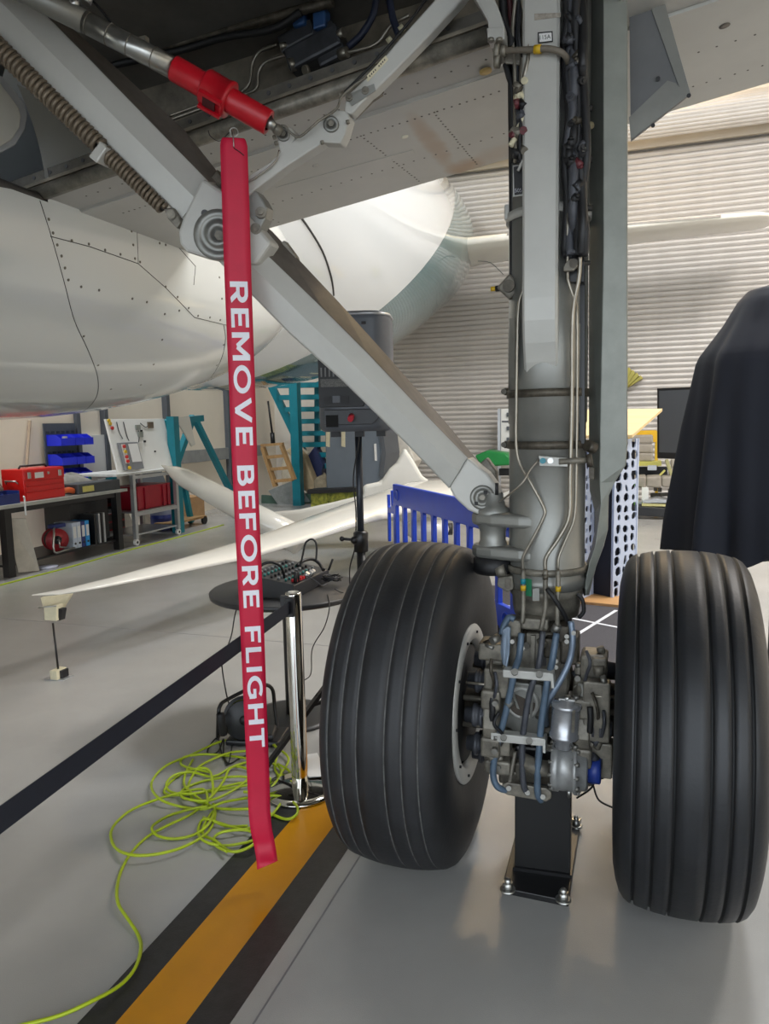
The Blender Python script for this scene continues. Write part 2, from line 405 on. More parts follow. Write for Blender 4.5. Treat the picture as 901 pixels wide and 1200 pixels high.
# =================================================================== AIRLINER
air = thing('airliner', 'white airliner on its main landing gear, grey wing underside overhead', 'airplane', O)
CL = 4.02
FU = [(0.02, 3.98, 1.97, 2.0), (2.5, 3.98, 1.97, 2.0), (4.5, 3.98, 1.97, 2.0), (6, 4.05, 1.92, 1.95), (7.5, 4.22, 1.84, 1.85), (9, 4.45, 1.70, 1.68), (10.2, 4.66, 1.55, 1.52), (11.0, 4.80, 1.45, 1.42), (11.5, 4.88, 1.36, 1.32), (11.9, 4.95, 1.22, 1.18), (12.15, 5.0, .9, .85), (12.28, 5.0, .4, .4)]
def interp(tab, a):
    for i in range(len(tab) - 1):
        if a <= tab[i + 1][0]:
            t = (a - tab[i][0]) / (tab[i + 1][0] - tab[i][0]); t = max(0, t)
            p0 = tab[max(i - 1, 0)]; p1 = tab[i]; p2 = tab[i + 1]; p3 = tab[min(i + 2, len(tab) - 1)]
            return [0.5 * ((2 * b) + (c - x) * t + (2 * x - 5 * b + 4 * c - d) * t * t + (3 * b - x - 3 * c + d) * t ** 3) for x, b, c, d in zip(p0[1:], p1[1:], p2[1:], p3[1:])]
    return tab[-1][1:]
rows = []
N = 72
for k in range(61):
    a = 0.02 + (12.28 - 0.02) * (k / 60)
    zc, hw, rh = interp(FU, a)
    rows.append([W(a, CL - hw * cos(2 * pi * i / N), zc + rh * sin(2 * pi * i / N)) for i in range(N)])
fus = MB().grid(rows, closed=True)
fus.add([r for r in rows[-1]], [list(range(N))], True)
fuselage = fus.build('fuselage', tailm, air)

# belly fairing: lofted from the keel up to its upper edge
FT = [(-8.0, 2.00, 1.665, 2.55), (.9, 2.00, 1.665, 2.55), (1.7, 1.98, 1.71, 2.57), (2.4, 1.88, 1.86, 2.65), (3.0, 1.68, 2.08, 2.78), (3.5, 1.35, 2.40, 2.9), (3.8, 1.1, 2.65, 3.0)]
def fair_pt(a, s):
    hw, zb, zm = interp(FT, a)
    th = pi / 2 * (1 - s) if s <= 1 else 0      # s: 0 keel .. 1 widest
    e = 2 / 2.7
    if s <= 1: return W(a, CL - hw * abs(cos(th)) ** e, zm - (zm - zb) * abs(sin(th)) ** e)
    return W(a, CL - hw + .18 * (s - 1) ** 2, zm + .6 * (s - 1))
rows = []
SV = [i / 30 for i in range(31)]
alist = [-8, -5, -3] + [-2 + .2 * k for k in range(29)]
def top_s(a):
    return 1.0 if a >= -.03 else 1.0
for a in alist:
    rows.append([fair_pt(a, s) for s in SV])
fb = MB().grid(rows)
rows2 = [[fair_pt(a, 1 + .1 * i) for i in range(9)] for a in [-.03 + .17 * k for k in range(23)]]
fb.grid(rows2)
# keel continues to the other side
fb.grid([[2 * W(a, CL, p.z) - (p - Z * 0) if False else W(a, 2 * CL - to_al(p)[1], p.z) for p in r] for a, r in zip(alist, rows)])
fairing = fb.build('belly_fairing', white_paint, air)
bm = bmesh.new(); bm.from_mesh(fairing.data); bvh = BVHTree.FromBMesh(bm); bm.free()
def on_fair(px, py):
    r = ray(px, py).normalized(); h = bvh.ray_cast(EYE - BASE[fairing], r)
    return (h[0] + BASE[fairing], h[1]) if h[0] is not None else (None, None)
seam_m = mat('seam_dark', (52, 54, 54), .6)
def seam(pts, r=.0021, name='panel_gap', sm=6):
    px = catmull([V((x, y, 0)) for x, y in pts], sm) if sm > 1 else [V((x0 + (x1 - x0) * t / 10, y0 + (y1 - y0) * t / 10, 0)) for (x0, y0), (x1, y1) in zip(pts, pts[1:]) for t in range(11)]; q = [on_fair(p.x, p.y)[0] for p in px]; q = [p for p in q if p is not None]
    if len(q) > 1: MB().tube(q, r, 6).build(name, seam_m, fairing)
seam([(45, 230), (60, 277), (75, 330), (87, 375), (103, 410), (114, 440), (114, 462), (103, 478), (85, 489)])
seam([(59, 277), (105, 289), (162, 309), (195, 338), (228, 372), (265, 381)], sm=1)
seam([(262, 381), (264, 400), (256, 428), (235, 455), (200, 477), (185, 485)], .0022)
seam([(188, 266), (229, 312), (227, 334)], .002, sm=1)
seam([(160, 258), (162, 309)], .0015)
dots = MB()
for x, y in [(57, 257), (62, 273), (67, 287), (72, 300), (76, 314), (80, 328), (84, 282), (104, 286), (123, 293), (141, 298), (158, 303), (154, 271), (156, 287), (164, 307), (188, 274), (187, 285), (194, 287), (194, 336), (208, 348), (221, 361), (232, 370), (246, 372), (258, 375), (95, 336), (116, 340), (155, 350), (172, 354), (193, 368), (210, 364), (180, 427), (190, 398), (165, 451), (130, 456), (115, 428), (98, 394), (262, 404), (254, 428), (243, 448), (228, 464), (257, 325), (260, 350)]:
    p, n = on_fair(x, y)
    if p is not None: dots.cyl(p - n * .002, p + n * .0012, .0065, n=8)
o = dots.build('fastener', mat('fastener_dark', (104, 102, 94), .5, .4), fairing); o['kind'] = 'stuff'

bm = bmesh.new(); bm.from_mesh(fuselage.data); bvh2 = BVHTree.FromBMesh(bm); bm.free()
sp_ = []
for q in catmull([V((x, y, 0)) for x, y in ((346, 246), (362, 268), (378, 295), (388, 325), (391, 346))], 5):
    r = ray(q.x, q.y).normalized(); hs_ = [h[0] + BASE[o_] for h, o_ in ((bvh.ray_cast(EYE - BASE[fairing], r), fairing), (bvh2.ray_cast(EYE - BASE[fuselage], r), fuselage)) if h[0] is not None]
    if hs_: sp_.append(min(hs_, key=lambda z_: (z_ - EYE).length))
if len(sp_) > 2: MB().tube(sp_, .010, 6).build('panel_gap', seam_m, fuselage)
# wing underside, z of the lower skin
def zl(l): return 2.87 - .15 * l
LIP = -.04
def slab(a0, a1, l0, l1, t0, t1, dz=0.0):
    b = MB(); vs = []
    for l in (l0, l1):
        for a, t in ((a0, t0), (a1, t1)): vs += [W(a, l, zl(l) + dz), W(a, l, zl(l) + dz + t)]
    return b.add(vs, [(0, 2, 3, 1), (4, 5, 7, 6), (0, 1, 5, 4), (2, 6, 7, 3), (0, 4, 6, 2), (1, 3, 7, 5)])
slab(LIP, .16, 2.3, .17, .03, .03).build('wing_skin', wing_m, air)
slab(.165, 1.0, 2.3, -5.5, .05, .02, -.010).build('flap', flap_m, air)
slab(-3.2, .16, -.24, -5.5, .5, .3).build('wing_skin', wing_m, air)
slab(-4.8, -1.9, 2.3, -.24, .5, .5).build('wing_skin', wing_m, air)
# rounded lip along the bay and the step behind it
MB().tube([W(LIP, 2.2, zl(2.2) + .022), W(LIP, .17, zl(.17) + .022)], .030, 10).build('bay_lip', geard_m, air)
MB().tube([W(.165, 2.2, zl(2.2) + .006), W(.165, .15, zl(.15) + .006)], .013, 10).build('skin_step', wing_m, air)
riv = MB()
def rivets(p, q, step=.03, r=.0045):
    n = max(2, int((q - p).length / step))
    for i in range(n + 1):
        c = p + (q - p) * (i / n) + V((random.uniform(-.002, .002), random.uniform(-.002, .002), 0)); riv.cyl(c + Z * .002, c - Z * .0012, r, n=6)
def wp(a, l, dz=0): return W(a, l, zl(l) + dz - (.010 if a > .165 else 0))
rivets(wp(.30, 1.9), wp(.30, .2)); rivets(wp(.70, 1.8), wp(.70, .0), .05); rivets(wp(.30, .75), wp(.95, .70)); rivets(wp(.30, .45), wp(.95, .42)); rivets(wp(.06, 1.9), wp(.06, .2), .06); rivets(wp(.3, 1.5), wp(.95, 1.45), .05)
rivets(wp(.5, -.5), wp(.5, -1.6), .06); rivets(wp(.8, -.3), wp(.8, -1.8), .05)
o = riv.build('rivet', mat('rivet_dark', (96, 92, 86), .5), air); o['kind'] = 'stuff'
def disc(px, py, r1, r2, mt, name, a=None):
    for it in range(8):
        pass
    p = hit(px, py, Z + L * .15, W(0, 0, 2.87 - .010 if True else 0)); n = (Z + L * .15).normalized()
    MB().lathe([(0.004, 0), (-.002, 0), (-.002, r1), (.004, r1)], p, n, 20).build(name, mt, air)
disc(474, 160, .016, .01, mat('drain_cream', (222, 222, 206), .5), 'drain_cap')
disc(569, 84, .022, .01, mat('drain_amber', (176, 150, 90), .5), 'drain_cap')
disc(370, 194, .016, .01, wing_m, 'drain_cap')
disc(849, 30, .018, .01, mat('chip_dark', (84, 78, 72), .6), 'drain_cap')
# amber fluid stain on the flap (its own shape, stays with the paint)
stain_on(flap_m, [(W(.95, .47, zl(.47)) - O, (.13, .10), .75), (W(.60, .53, zl(.53)) - O, (.40, .05), .5), (W(.90, .33, 2.82) - O, (.12, .12), .3)], (176, 138, 96))
MB().bar(wp(.55, 1.25), wp(.60, .62), .05, .004).build('doubler', flap_m, air)

# gear bay: aft wall, ceiling, far side
MB().prism([W(.45, 3.3, zl(3.3) + .03), W(.45, -.2, zl(-.2) + .03), W(.45, -.2, 3.5), W(.45, 3.3, 3.5)], A * .03).build('bay_wall', bay_m, air)
MB().prism([W(LIP - .02, 2.3, zl(2.3) + .05), W(LIP - .02, .17, zl(.17) + .05), W(LIP + .48, .17, zl(.17) + .05), W(LIP + .48, 2.3, zl(2.3) + .05)], Z * .012).build('bay_shelf', bay_m, air)
wing_rail = MB().prism([W(LIP + .03, 2.3, zl(2.3) + .06), W(LIP + .03, .17, zl(.17) + .06), W(LIP + .03, .17, zl(.17) + .125), W(LIP + .03, 2.3, zl(2.3) + .125)], A * .012).build('bay_rail', mat('rail_primer', (92, 88, 80), .6, 0, .35, 12), air)
hb = MB()
for k in range(22):
    l = 2.1 - .085 * k; c = W(LIP + .03, l, zl(l) + .106); hb.cyl(c + A * .002, c - A * .004, .008, n=8)
hb.build('rail_hole', bayd_m, wing_rail)['kind'] = 'stuff'
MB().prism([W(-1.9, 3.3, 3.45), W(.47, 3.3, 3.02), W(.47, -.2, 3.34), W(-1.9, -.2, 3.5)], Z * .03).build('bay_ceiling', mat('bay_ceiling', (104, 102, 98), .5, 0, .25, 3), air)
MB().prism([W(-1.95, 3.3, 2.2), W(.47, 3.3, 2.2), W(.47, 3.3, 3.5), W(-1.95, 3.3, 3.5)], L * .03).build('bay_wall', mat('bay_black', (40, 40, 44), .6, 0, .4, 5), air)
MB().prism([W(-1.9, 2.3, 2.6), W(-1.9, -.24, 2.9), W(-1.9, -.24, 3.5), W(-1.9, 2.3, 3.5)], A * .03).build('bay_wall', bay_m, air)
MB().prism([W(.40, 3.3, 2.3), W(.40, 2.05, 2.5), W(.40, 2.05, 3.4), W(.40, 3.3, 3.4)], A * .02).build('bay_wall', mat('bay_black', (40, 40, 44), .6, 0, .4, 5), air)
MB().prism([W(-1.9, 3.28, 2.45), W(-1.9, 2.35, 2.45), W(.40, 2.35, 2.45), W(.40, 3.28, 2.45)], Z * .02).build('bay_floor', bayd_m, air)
# seal along the fairing's cut edge, hinged panel with rounded corner on the left
MB().tube([W(a, 2.02 + .02, 2.555) for a in (-2.0, -1.2, -.6, -.35)] + [W(-.1, 2.05, 2.555), W(-.02, 2.05, 2.57)], .028, 10).build('bay_seal', mat('seal_grey', (62, 60, 58), .6), air)
pc = [(-70, 90), (0, 97), (12, 112), (22, 126), (25, 137), (23, 150), (14, 164), (0, 172), (-70, 200)]
fp = [S(x, y, 1.95) for x, y in pc]
MB().prism(fp, L * .03).build('bay_door', mat('bay_door', (206, 205, 196), .45, 0, .05, 4), air, bevel=.004)
pc2 = [(-70, 76), (2, 88), (18, 106), (30, 122), (33, 137), (30, 153), (19, 170), (2, 179), (-70, 210)]
MB().prism([S(x, y, 1.96) for x, y in pc2], L * .05).build('door_frame', mat('door_rim', (176, 180, 184), .4), air, bevel=.008)
# pipes and the hydraulic manifold in the bay
def pipe(name, pts, r, mt, parent, a=.3, sm=5, n=8):
    return MB().tube([G(p[0], p[1], p[2] if len(p) > 2 else a) for p in pts], r, n, smooth=sm).build(name, mt, parent)
pipe('bay_pipe', [(280, 110), (292, 98), (296, 74), (305, 60), (325, 52)], .007, pipe_m, air, .36)
pipe('bay_pipe', [(282, 112), (300, 104), (303, 84), (313, 72), (338, 64)], .007, pipe_m, air, .34)
pipe('bay_pipe', [(196, 142), (240, 126), (262, 118)], .007, pipe_m, air, .2)
pipe('bay_pipe', [(196, 137), (240, 121), (262, 113)], .006, pipe_m, air, .22)
pipe('bay_hose', [(118, 80), (215, 58), (262, 44), (320, 34), (352, 14)], .015, rubber_m, air, .22)
pipe('bay_ledge', [(118, 70), (215, 50), (300, 26), (390, 2)], .02, greasy_m, air, .25, 2)
pipe('bay_hose', [(408, 55), (424, 40), (438, 15), (441, -10)], .014, mat('hose_navy', (32, 40, 62), .5), air, .3)
pipe('bay_hose', [(455, -10), (460, 20), (467, 40)], .014, mat('hose_navy', (32, 40, 62), .5), air, .25)
pipe('bay_pipe', [(405, 62), (440, 52), (458, 30), (480, 18)], .008, pipe_m, air, .3)
man = MB()
for (x, y, sx, sy, sz) in ((372, 62, .12, .24, .09), (352, 48, .10, .16, .07), (385, 48, .10, .10, .09), (392, 68, .09, .12, .06)): man.box(G(x, y, .34), (sx, sy, sz), (A, (L - Z * .28).normalized(), (Z + L * .28).normalized()))
manifold = man.build('hydraulic_manifold', mat('manifold', (74, 76, 80), .45, .4, .2, 20), air, bevel=.012)
for (x, y, dx, dy, r) in ((345, 75, -6, 2, .026), (398, 64, 9, -3, .02), (336, 53, -8, 2, .014), (360, 82, -3, 1, .02), (395, 42, 8, -4, .018)):
    MB().cyl(G(x, y, .30), G(x + dx, y + dy, .29), r, n=12).build('port', pipe_m, manifold)
for (x, y) in ((353, 22), (377, 25)):
    c = G(x, y, .30); MB().box(c, (.06, .055, .075), (A, (L - Z * .1).normalized(), Z)).build('solenoid', mat('solenoid_blue', (50, 84, 132), .4), manifold, bevel=.008)
    MB().cyl(c + Z * .035, c + Z * .085, .022, n=12).build('plug', label_m, manifold)
MB().cyl(G(438, 66, .22), G(447, 60, .22), .016, n=12).build('bay_fitting', yel_m, air)
for x, y in ((454, 50), (468, 36)): MB().cyl(G(x, y, .24), G(x + 5, y - 5, .24), .013, n=10).build('bay_fitting', label_m, air)

# tailplane
def tp(a, l, z): return W(a, l, z)
rows = []
for l, a0, c, z, th in ((2.9, 9.75, 2.0, 4.50, .15), (1.8, 9.95, 1.75, 4.56, .13), (-1.2, 10.45, 1.2, 4.66, .09), (-2.02, 10.6, 1.1, 4.68, .08), (-2.22, 10.75, .85, 4.68, .06), (-2.27, 10.9, .6, 4.68, .03)):
    sec = []
    for t, y in ((0, 0), (.03, .5), (.15, .9), (.4, 1), (.75, .5), (1, .05), (1, -.05), (.75, -.4), (.4, -.8), (.15, -.75), (.03, -.4)): sec.append(W(a0 + c * t, l, z + th * y))
    rows.append(sec)
tb = MB().grid(rows, closed=True); tb.add(rows[-1], [list(range(11))])
tail = tb.build('tailplane', mat('tail_cream', (226, 222, 212), .3, 0, .03, 2), air)
MB().bar(W(9.98, 1.8, 4.60), W(10.5, -1.45, 4.68), .05, .03).build('leading_edge', mat('le_grey', (150, 144, 136), .4, .3), tail)
pipe('trim_gap', [(560, 306), (575, 308), (590, 322)], .006, seam_m, tail, 9.9, 3)
# =================================================================== LANDING GEAR (parts of the airliner)
SL = -.02; SC = W(0, SL, 0)
def ss(z): return W(0, SL, z)
strut = MB().lathe([(1.03, .118), (1.03, .132), (1.065, .136), (1.07, .131), (1.30, .130), (1.60, .130), (1.602, .133), (1.92, .133), (1.925, .131), (3.25, .131), (3.25, .05)], SC, Z, 48).build('strut_cylinder', gear_m, air)
# flat spine on the front that blends into the cylinder
rows = []
for z, f, hw in ((3.2, -.168, .056), (2.0, -.168, .056), (1.93, -.163, .056), (1.86, -.150, .056), (1.80, -.134, .055), (1.76, -.118, .054)):
    rows.append([W(-.08, SL + .007 + hw, z), W(f + .008, SL + .007 + hw, z), W(f, SL + .007 + hw - .008, z), W(f, SL + .007 - hw + .008, z), W(f + .008, SL + .007 - hw, z), W(-.08, SL + .007 - hw, z)])
MB().grid(rows, smooth=False).build('strut_spine', gearl_m, air)
def onface(px, py, a=-.172): return G(px, py, a)
# stencilled plate, faded marking
pl = MB().prism([onface(630, 38), onface(647.5, 36.5), onface(648, 49), onface(630.5, 51)], A * -.001).build('placard', rubber_m, strut, label='black bordered placard')
MB().prism([onface(631.5, 39.5, -.1735), onface(646.2, 38, -.1735), onface(646.6, 47.6, -.1735), onface(632, 49.5, -.1735)], A * -.0006).build('placard_face', paper_m, strut)
tv, tf = text_mesh('115A', 1.0)
xs = [v.x for v in tv]; ys = [v.y for v in tv]
o0 = onface(632.6, 46.6, -.1746); ex = (onface(645.2, 45.2, -.1746) - o0) / (max(xs) - min(xs)); ey = (onface(632.4, 41.6, -.1746) - o0) / (max(ys) - min(ys))
MB().add([o0 + ex * (v.x - min(xs)) + ey * (v.y - min(ys)) - A * (v.z * .2) for v in tv], tf).build('lettering', rubber_m, strut, fix=False)
MB().prism([onface(626, 16, -.1685), onface(657, 15, -.1685), onface(657, 20, -.1685), onface(626, 24, -.1685)], A * -.0008).build('faded_label', mat('faded', (158, 150, 138), .5, 0, .35, 60), strut)
# black data plate with white characters on the left side of the strut
def sidep(px, py, a=-.115): return G(px, py, a)
MB().prism([sidep(602, 196), sidep(612, 194), sidep(612, 227), sidep(603, 229)], A * -.003).build('data_plate', mat('plate_black', (24, 24, 26), .4), strut)
MB().prism([sidep(601, 194, -.112), sidep(615, 192, -.112), sidep(615, 229, -.112), sidep(601, 231, -.112)], A * -.002).build('plate_holder', gearl_m, strut)
tv, tf = text_mesh('505', 1.0)
xs = [v.x for v in tv]; ys = [v.y for v in tv]
o0 = sidep(603.3, 225.5, -.119); ex = (sidep(611.3, 225, -.119) - o0) / (max(xs) - min(xs)); ey = (sidep(603.2, 221, -.119) - o0) / (max(ys) - min(ys))
MB().add([o0 + ex * (v.x - min(xs)) + ey * (v.y - min(ys)) for v in tv], tf).build('lettering', letter_m, strut, fix=False)
# clamp bands round the cylinder
def ring(name, z, r, h, mt, th=.008, l=SL):
    return MB().lathe([(z - h / 2, r), (z - h / 2, r + th), (z + h / 2, r + th), (z + h / 2, r)], W(0, l, 0), Z, 48, closed=True).build(name, mt, strut)
for y in (460, 522):
    z = to_al(G(640, y, -.13))[2]; r = ring('clamp_band', z, .130, .026, greasy_m, .009)
    p = G(591, y - 1, -.02); MB().cyl(p, p - L * .03, .013, n=8).cyl(p - A * .015, p + A * .015, .010, n=8).build('clamp_bolt', greasy_m, strut)
z = to_al(G(608, 247, -.13))[2]
MB().lathe([(z - .014, .131), (z - .014, .140), (z + .014, .140), (z + .014, .131)], W(0, SL, 0), Z, 40, closed=True).build('clamp_band', gearl_m, strut)
p = G(597, 250, -.03); MB().box(p, (.05, .03, .05), HA).build('clamp_lug', gearl_m, strut, bevel=.006)
ring('clamp_band', to_al(G(640, 672, -.13))[2], .131, .022, geard_m, .010)
ring('seam_ring', 1.705, .1325, .002, geard_m, .0014)
# long pipes on the strut
def gp(name, pts, r, mt, a=-.14, sm=4, par=None): return pipe(name, pts, r, mt, par or strut, a, sm, 8)
gp('brake_pipe', [(616, 200, -.125), (616, 270, -.125), (615, 329, -.125), (608, 356, -.125), (606, 400, -.125), (605, 470, -.125), (606, 533, -.13), (622, 566, -.15), (637, 595, -.15), (637, 606, -.15), (624, 632, -.15), (613, 653, -.145), (613, 668, -.14)], .0052, pipe_m)
gp('brake_pipe', [(679, 240, -.15), (679, 318, -.15), (671, 369, -.135), (670, 470, -.12), (668, 560, -.125), (667, 604, -.125), (655, 630, -.14), (640, 653, -.15), (639, 668, -.15)], .0068, pipe_m)
gp('brake_pipe', [(665, 250, -.15), (665, 318, -.15), (666, 330, -.15), (673, 352, -.14), (676, 369, -.115), (676, 470, -.10), (675, 560, -.105), (673, 606, -.105), (663, 632, -.12), (655, 652, -.135), (654, 668, -.135)], .0048, pipe_m)
gp('sensor_wire', [(631, 539, -.15), (620, 552, -.165), (612, 566, -.18), (596, 580, -.16), (585, 588, -.1)], .0038, pipe_m)
gp('side_conduit', [(598, 60, -.06), (600, 250, -.06), (600, 330, -.06)], .010, blackm_m)
# clip plate toward the leg door
MB().prism([G(631, 534, -.150), G(665, 537, -.150), G(665, 547, -.150), G(632, 546, -.150)], A * .02).build('sensor_bracket', gearl_m, strut, bevel=.002)
for x, m2 in ((636, teal_m), (645, steel_m)): MB().cyl(G(x, 540, -.15), G(x, 540, -.162), .010, n=10).build('bolt', m2, strut)
MB().cyl(G(655, 541, -.155), G(693, 539, -.12), .010, n=10).build('door_rod', geard_m, strut)
MB().cyl(G(688, 540, -.12), G(694, 539, -.12), .022, n=10).build('rod_end', greasy_m, strut)
MB().cyl(G(688, 522, -.10), G(696, 525, -.08), .02, n=10).build('rod_end', greasy_m, strut)
# upper door link
MB().prism([G(660, 313, -.17), G(662, 308, -.17), G(668, 303, -.17), (G(675, 304, -.17)), G(677, 311, -.17), G(672, 317, -.17), G(660, 318, -.17)], A * .02).build('link_bracket', geard_m, strut, bevel=.003)
MB().cyl(G(672, 308, -.17), G(672, 308, -.185), .013, n=12).build('bolt', greasy_m, strut)
MB().cyl(G(674, 310, -.15), G(690, 308, -.08), .008, n=8).build('door_rod', rubber_m, strut)
for y in (126, 186, 243): MB().cyl(G(676, y, -.06), G(694, y + 1, -.05), .010, n=8).build('door_rod', rubber_m, strut)
MB().ball(G(682, 150, -.15), .020, 10).cyl(G(682, 150, -.15), G(692, 147, -.06), .012, n=10).build('sensor', mat('sensor_olive', (132, 126, 100), .5), strut)
# charging valve on the left
c = G(598, 337, -.06); x1 = (L + Z).normalized(); z1 = (Z - L).normalized()
MB().box(c, (.05, .062, .062), (A, x1, z1)).build('charging_valve', geard_m, strut, bevel=.008)
MB().cyl(c - A * .025, c - A * .04, .020, n=14).build('valve_cap', greasy_m, strut)
MB().cyl(c + L * .03, c + L * .05, .010, n=10).build('valve_body', rubber_m, strut)
MB().cyl(c + L * .05, c + L * .066, .008, n=10).build('valve_tip', yel_m, strut)
MB().prism([G(597, 373, -.09), G(603.5, 373, -.12), G(603.5, 443, -.12), G(597, 443, -.09)], A * -.003).build('placard', gear_m, strut)
# electrical harness either side of the spine
rng = random.Random(3)
def harness(x0, x1, y0, y1, n, a, mats, r0, r1):
    for k in range(n):
        x = x0 + (x1 - x0) * (k + .5) / n; pts = []
        y = y0
        while y <= y1:
            pts.append((x + rng.uniform(-3.5, 3.5), y, a + rng.uniform(-.025, .025))); y += rng.uniform(30, 60)
        pts.append((x, y1, a)); gp('harness_cable', pts, rng.uniform(r0, r1), rng.choice(mats), sm=4)
harness(663, 686, -20, 300, 7, -.155, [rubber_m, rubber_m, cable_m, hosed_m], .010, .018)
harness(602, 619, -20, 190, 5, -.14, [rubber_m, hosed_m, cable_m, pipe_m], .005, .011)
MB().prism([G(660, -20, -.125), G(688, -20, -.125), G(686, 60, -.125), G(684, 330, -.125), G(664, 330, -.125)], A * .06).build('harness_tray_and_shade', blackm_m, strut)  # dark backing for the cables; its lower end also imitates shade
MB().prism([G(678, 325, -.07), G(685, 325, -.07), G(685, 520, -.07), G(679, 520, -.07)], A * .04).build('harness_tray_and_shade', blackm_m, strut)  # dark strip standing in for the shade on the cylinder's right edge
MB().prism([G(599, -20, -.09), G(621, -20, -.09), G(621, 190, -.09), G(600, 190, -.09)], A * .04).build('harness_tray_and_shade', dark_m, strut)
MB().prism([G(667, 195, -.14), G(680, 195, -.14), G(680, 216, -.14), G(676, 223, -.14), G(667, 223, -.14)], A * .004).build('tray_tab', gearl_m, strut)
fit = [mat('fit_maroon', (96, 40, 46), .5), greasy_m, geard_m, hosed_m, label_m, rubber_m]
for k in range(26):
    y = rng.uniform(5, 240); p = G(rng.uniform(664, 684), y, -.175); d = V((rng.uniform(-1, 1), rng.uniform(-1, 0), rng.uniform(-1, 1))).normalized()
    MB().cyl(p - d * .014, p + d * .016, rng.uniform(.008, .015), n=8).cyl(p + d * .012, p + d * .022, .006, n=6).build('connector', rng.choice(fit[:4] + [rubber_m] * 3), strut)
for k in range(16):
    y = rng.uniform(85, 190); p = G(rng.uniform(600, 617), y, -.16); d = V((rng.uniform(-1, 1), rng.uniform(-1, 0), rng.uniform(-1, 1))).normalized()
    MB().cyl(p - d * .012, p + d * .014, rng.uniform(.007, .013), n=8).build('connector', rng.choice(fit), strut)
gp('harness_loop', [(615, 100, -.14), (613, 112, -.16), (616, 122, -.15), (612, 140, -.16), (606, 150, -.14)], .006, label_m)
gp('harness_loop', [(620, 170, -.15), (614, 185, -.155), (607, 200, -.14)], .005, gearl_m)
gp('harness_cable', [(588, -20, -.12), (591, 25, -.12), (598, 42, -.13), (600, 55, -.13)], .013, rubber_m)
gp('harness_cable', [(596, -20, -.10), (598, 20, -.10), (601, 45, -.11)], .010, mat('harness_red', (70, 32, 34), .5), a=-.1)
gp('harness_cable', [(592, 75, -.12), (596, 90, -.12), (600, 110, -.12), (601, 190, -.1)], .009, rubber_m)
MB().prism([G(605, -20, -.09), G(620, -20, -.09), G(620, 44, -.09), G(612, 40, -.09), G(605, 28, -.09)], A * .01).build('foil_wrap', mat('foil', (120, 120, 122), .3, .6, .3, 30), strut, bevel=.003)
# hose across the spine with its bracket
gp('cross_hose', [(584, 60, -.17), (600, 59, -.18), (622, 58, -.19), (640, 57, -.195), (655, 60, -.19), (664, 68, -.17), (668, 80, -.13)], .010, mat('hose_tan', (112, 104, 92), .5, 0, .2, 20))
MB().cyl(G(626, 58, -.19), G(634, 57.5, -.192), .013, n=10).build('hose_band', yel_m, strut)
MB().prism([G(588, 58, -.15), G(621, 56, -.13), G(621, 77, -.13), G(592, 74, -.15)], A * .012).build('hose_bracket', geard_m, strut, bevel=.003)
for x, y, rr in ((580, 61, .026), (580, 72, .02), (587, 60, .016)): MB().cyl(G(x, y, -.17), G(x + 6, y, -.17), rr, n=12).build('hose_fitting', geard_m, strut)
# side stay lug
def lugp(z, h, k=1.0):
    pts = [(-.118, SL - .02), (-.112, .06), (-.085, .16), (-.062, .215), (-.03, .238), (.01, .242), (.04, .225), (.07, .17), (.10, .05), (.11, SL)]
    return MB().prism([W(a * k - .01, l, z) for a, l in pts], Z * h)
lugp(1.245, .048).build('stay_lug', gear_m, strut, bevel=.014, seg=3)
lugp(1.130, .046).build('stay_lug', gear_m, strut, bevel=.014, seg=3)
MB().lathe([(1.16, .058), (1.19, .046), (1.225, .046), (1.26, .06)], W(-.03, .165, 0), Z, 24).build('lug_boss', gear_m, strut)
MB().lathe([(1.072, .01), (1.072, .062), (1.09, .070), (1.125, .070), (1.135, .04)], W(-.03, .165, 0), Z, 24).build('lug_cap', rubber_m, strut)
MB().lathe([(1.285, .06), (1.30, .062), (1.315, .045), (1.36, .035)], W(-.03, .165, 0), Z, 20).build('universal_joint', gear_m, strut)
MB().prism([W(-.02, .0, 1.30), W(-.02, .10, 1.30), W(-.02, .06, 1.38), W(-.02, .0, 1.47)], A * .03).build('lug_web', gear_m, strut, bevel=.01)
MB().cyl(G(582, 580, -.1), G(582, 566, -.1), .006, n=8).build('grease_nipple', rubber_m, strut)

# ---- side stay: upper and lower beams
def beam(name, st, mt, par=air, of=-.045, ob=.085, rid=.022):
    rows = []
    for top, bot, outer in st:
        mid = (top[0] * .52 + bot[0] * .48, top[1] * .52 + bot[1] * .48)
        rows.append([B(*outer, ob), B(*top, of), B(*mid, of - rid), B(*bot, of), B(*bot, ob)])
    b = MB().grid(rows, smooth=False, closed=True)
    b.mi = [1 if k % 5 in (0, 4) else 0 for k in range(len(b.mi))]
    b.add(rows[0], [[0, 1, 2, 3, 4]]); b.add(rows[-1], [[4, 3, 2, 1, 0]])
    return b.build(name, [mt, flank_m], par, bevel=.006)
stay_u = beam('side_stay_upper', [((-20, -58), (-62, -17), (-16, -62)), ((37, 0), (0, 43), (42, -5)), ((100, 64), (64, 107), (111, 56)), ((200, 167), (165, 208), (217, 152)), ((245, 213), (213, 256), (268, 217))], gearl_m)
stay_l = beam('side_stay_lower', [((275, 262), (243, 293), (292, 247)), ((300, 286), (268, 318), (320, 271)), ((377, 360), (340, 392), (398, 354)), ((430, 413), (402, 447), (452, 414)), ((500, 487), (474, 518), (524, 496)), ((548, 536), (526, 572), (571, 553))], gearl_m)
BNn = BN.normalized()
def bprism(pts, off, th): return MB().prism([B(x, y, off) for x, y in pts], A * th)
kn = bprism([(236, 208), (213, 256), (208, 272), (210, 286), (218, 295), (234, 300), (252, 304), (276, 306), (300, 310), (318, 284), (290, 252), (264, 226)], -.085, .07).build('stay_knuckle', gearl_m, air, bevel=.01)
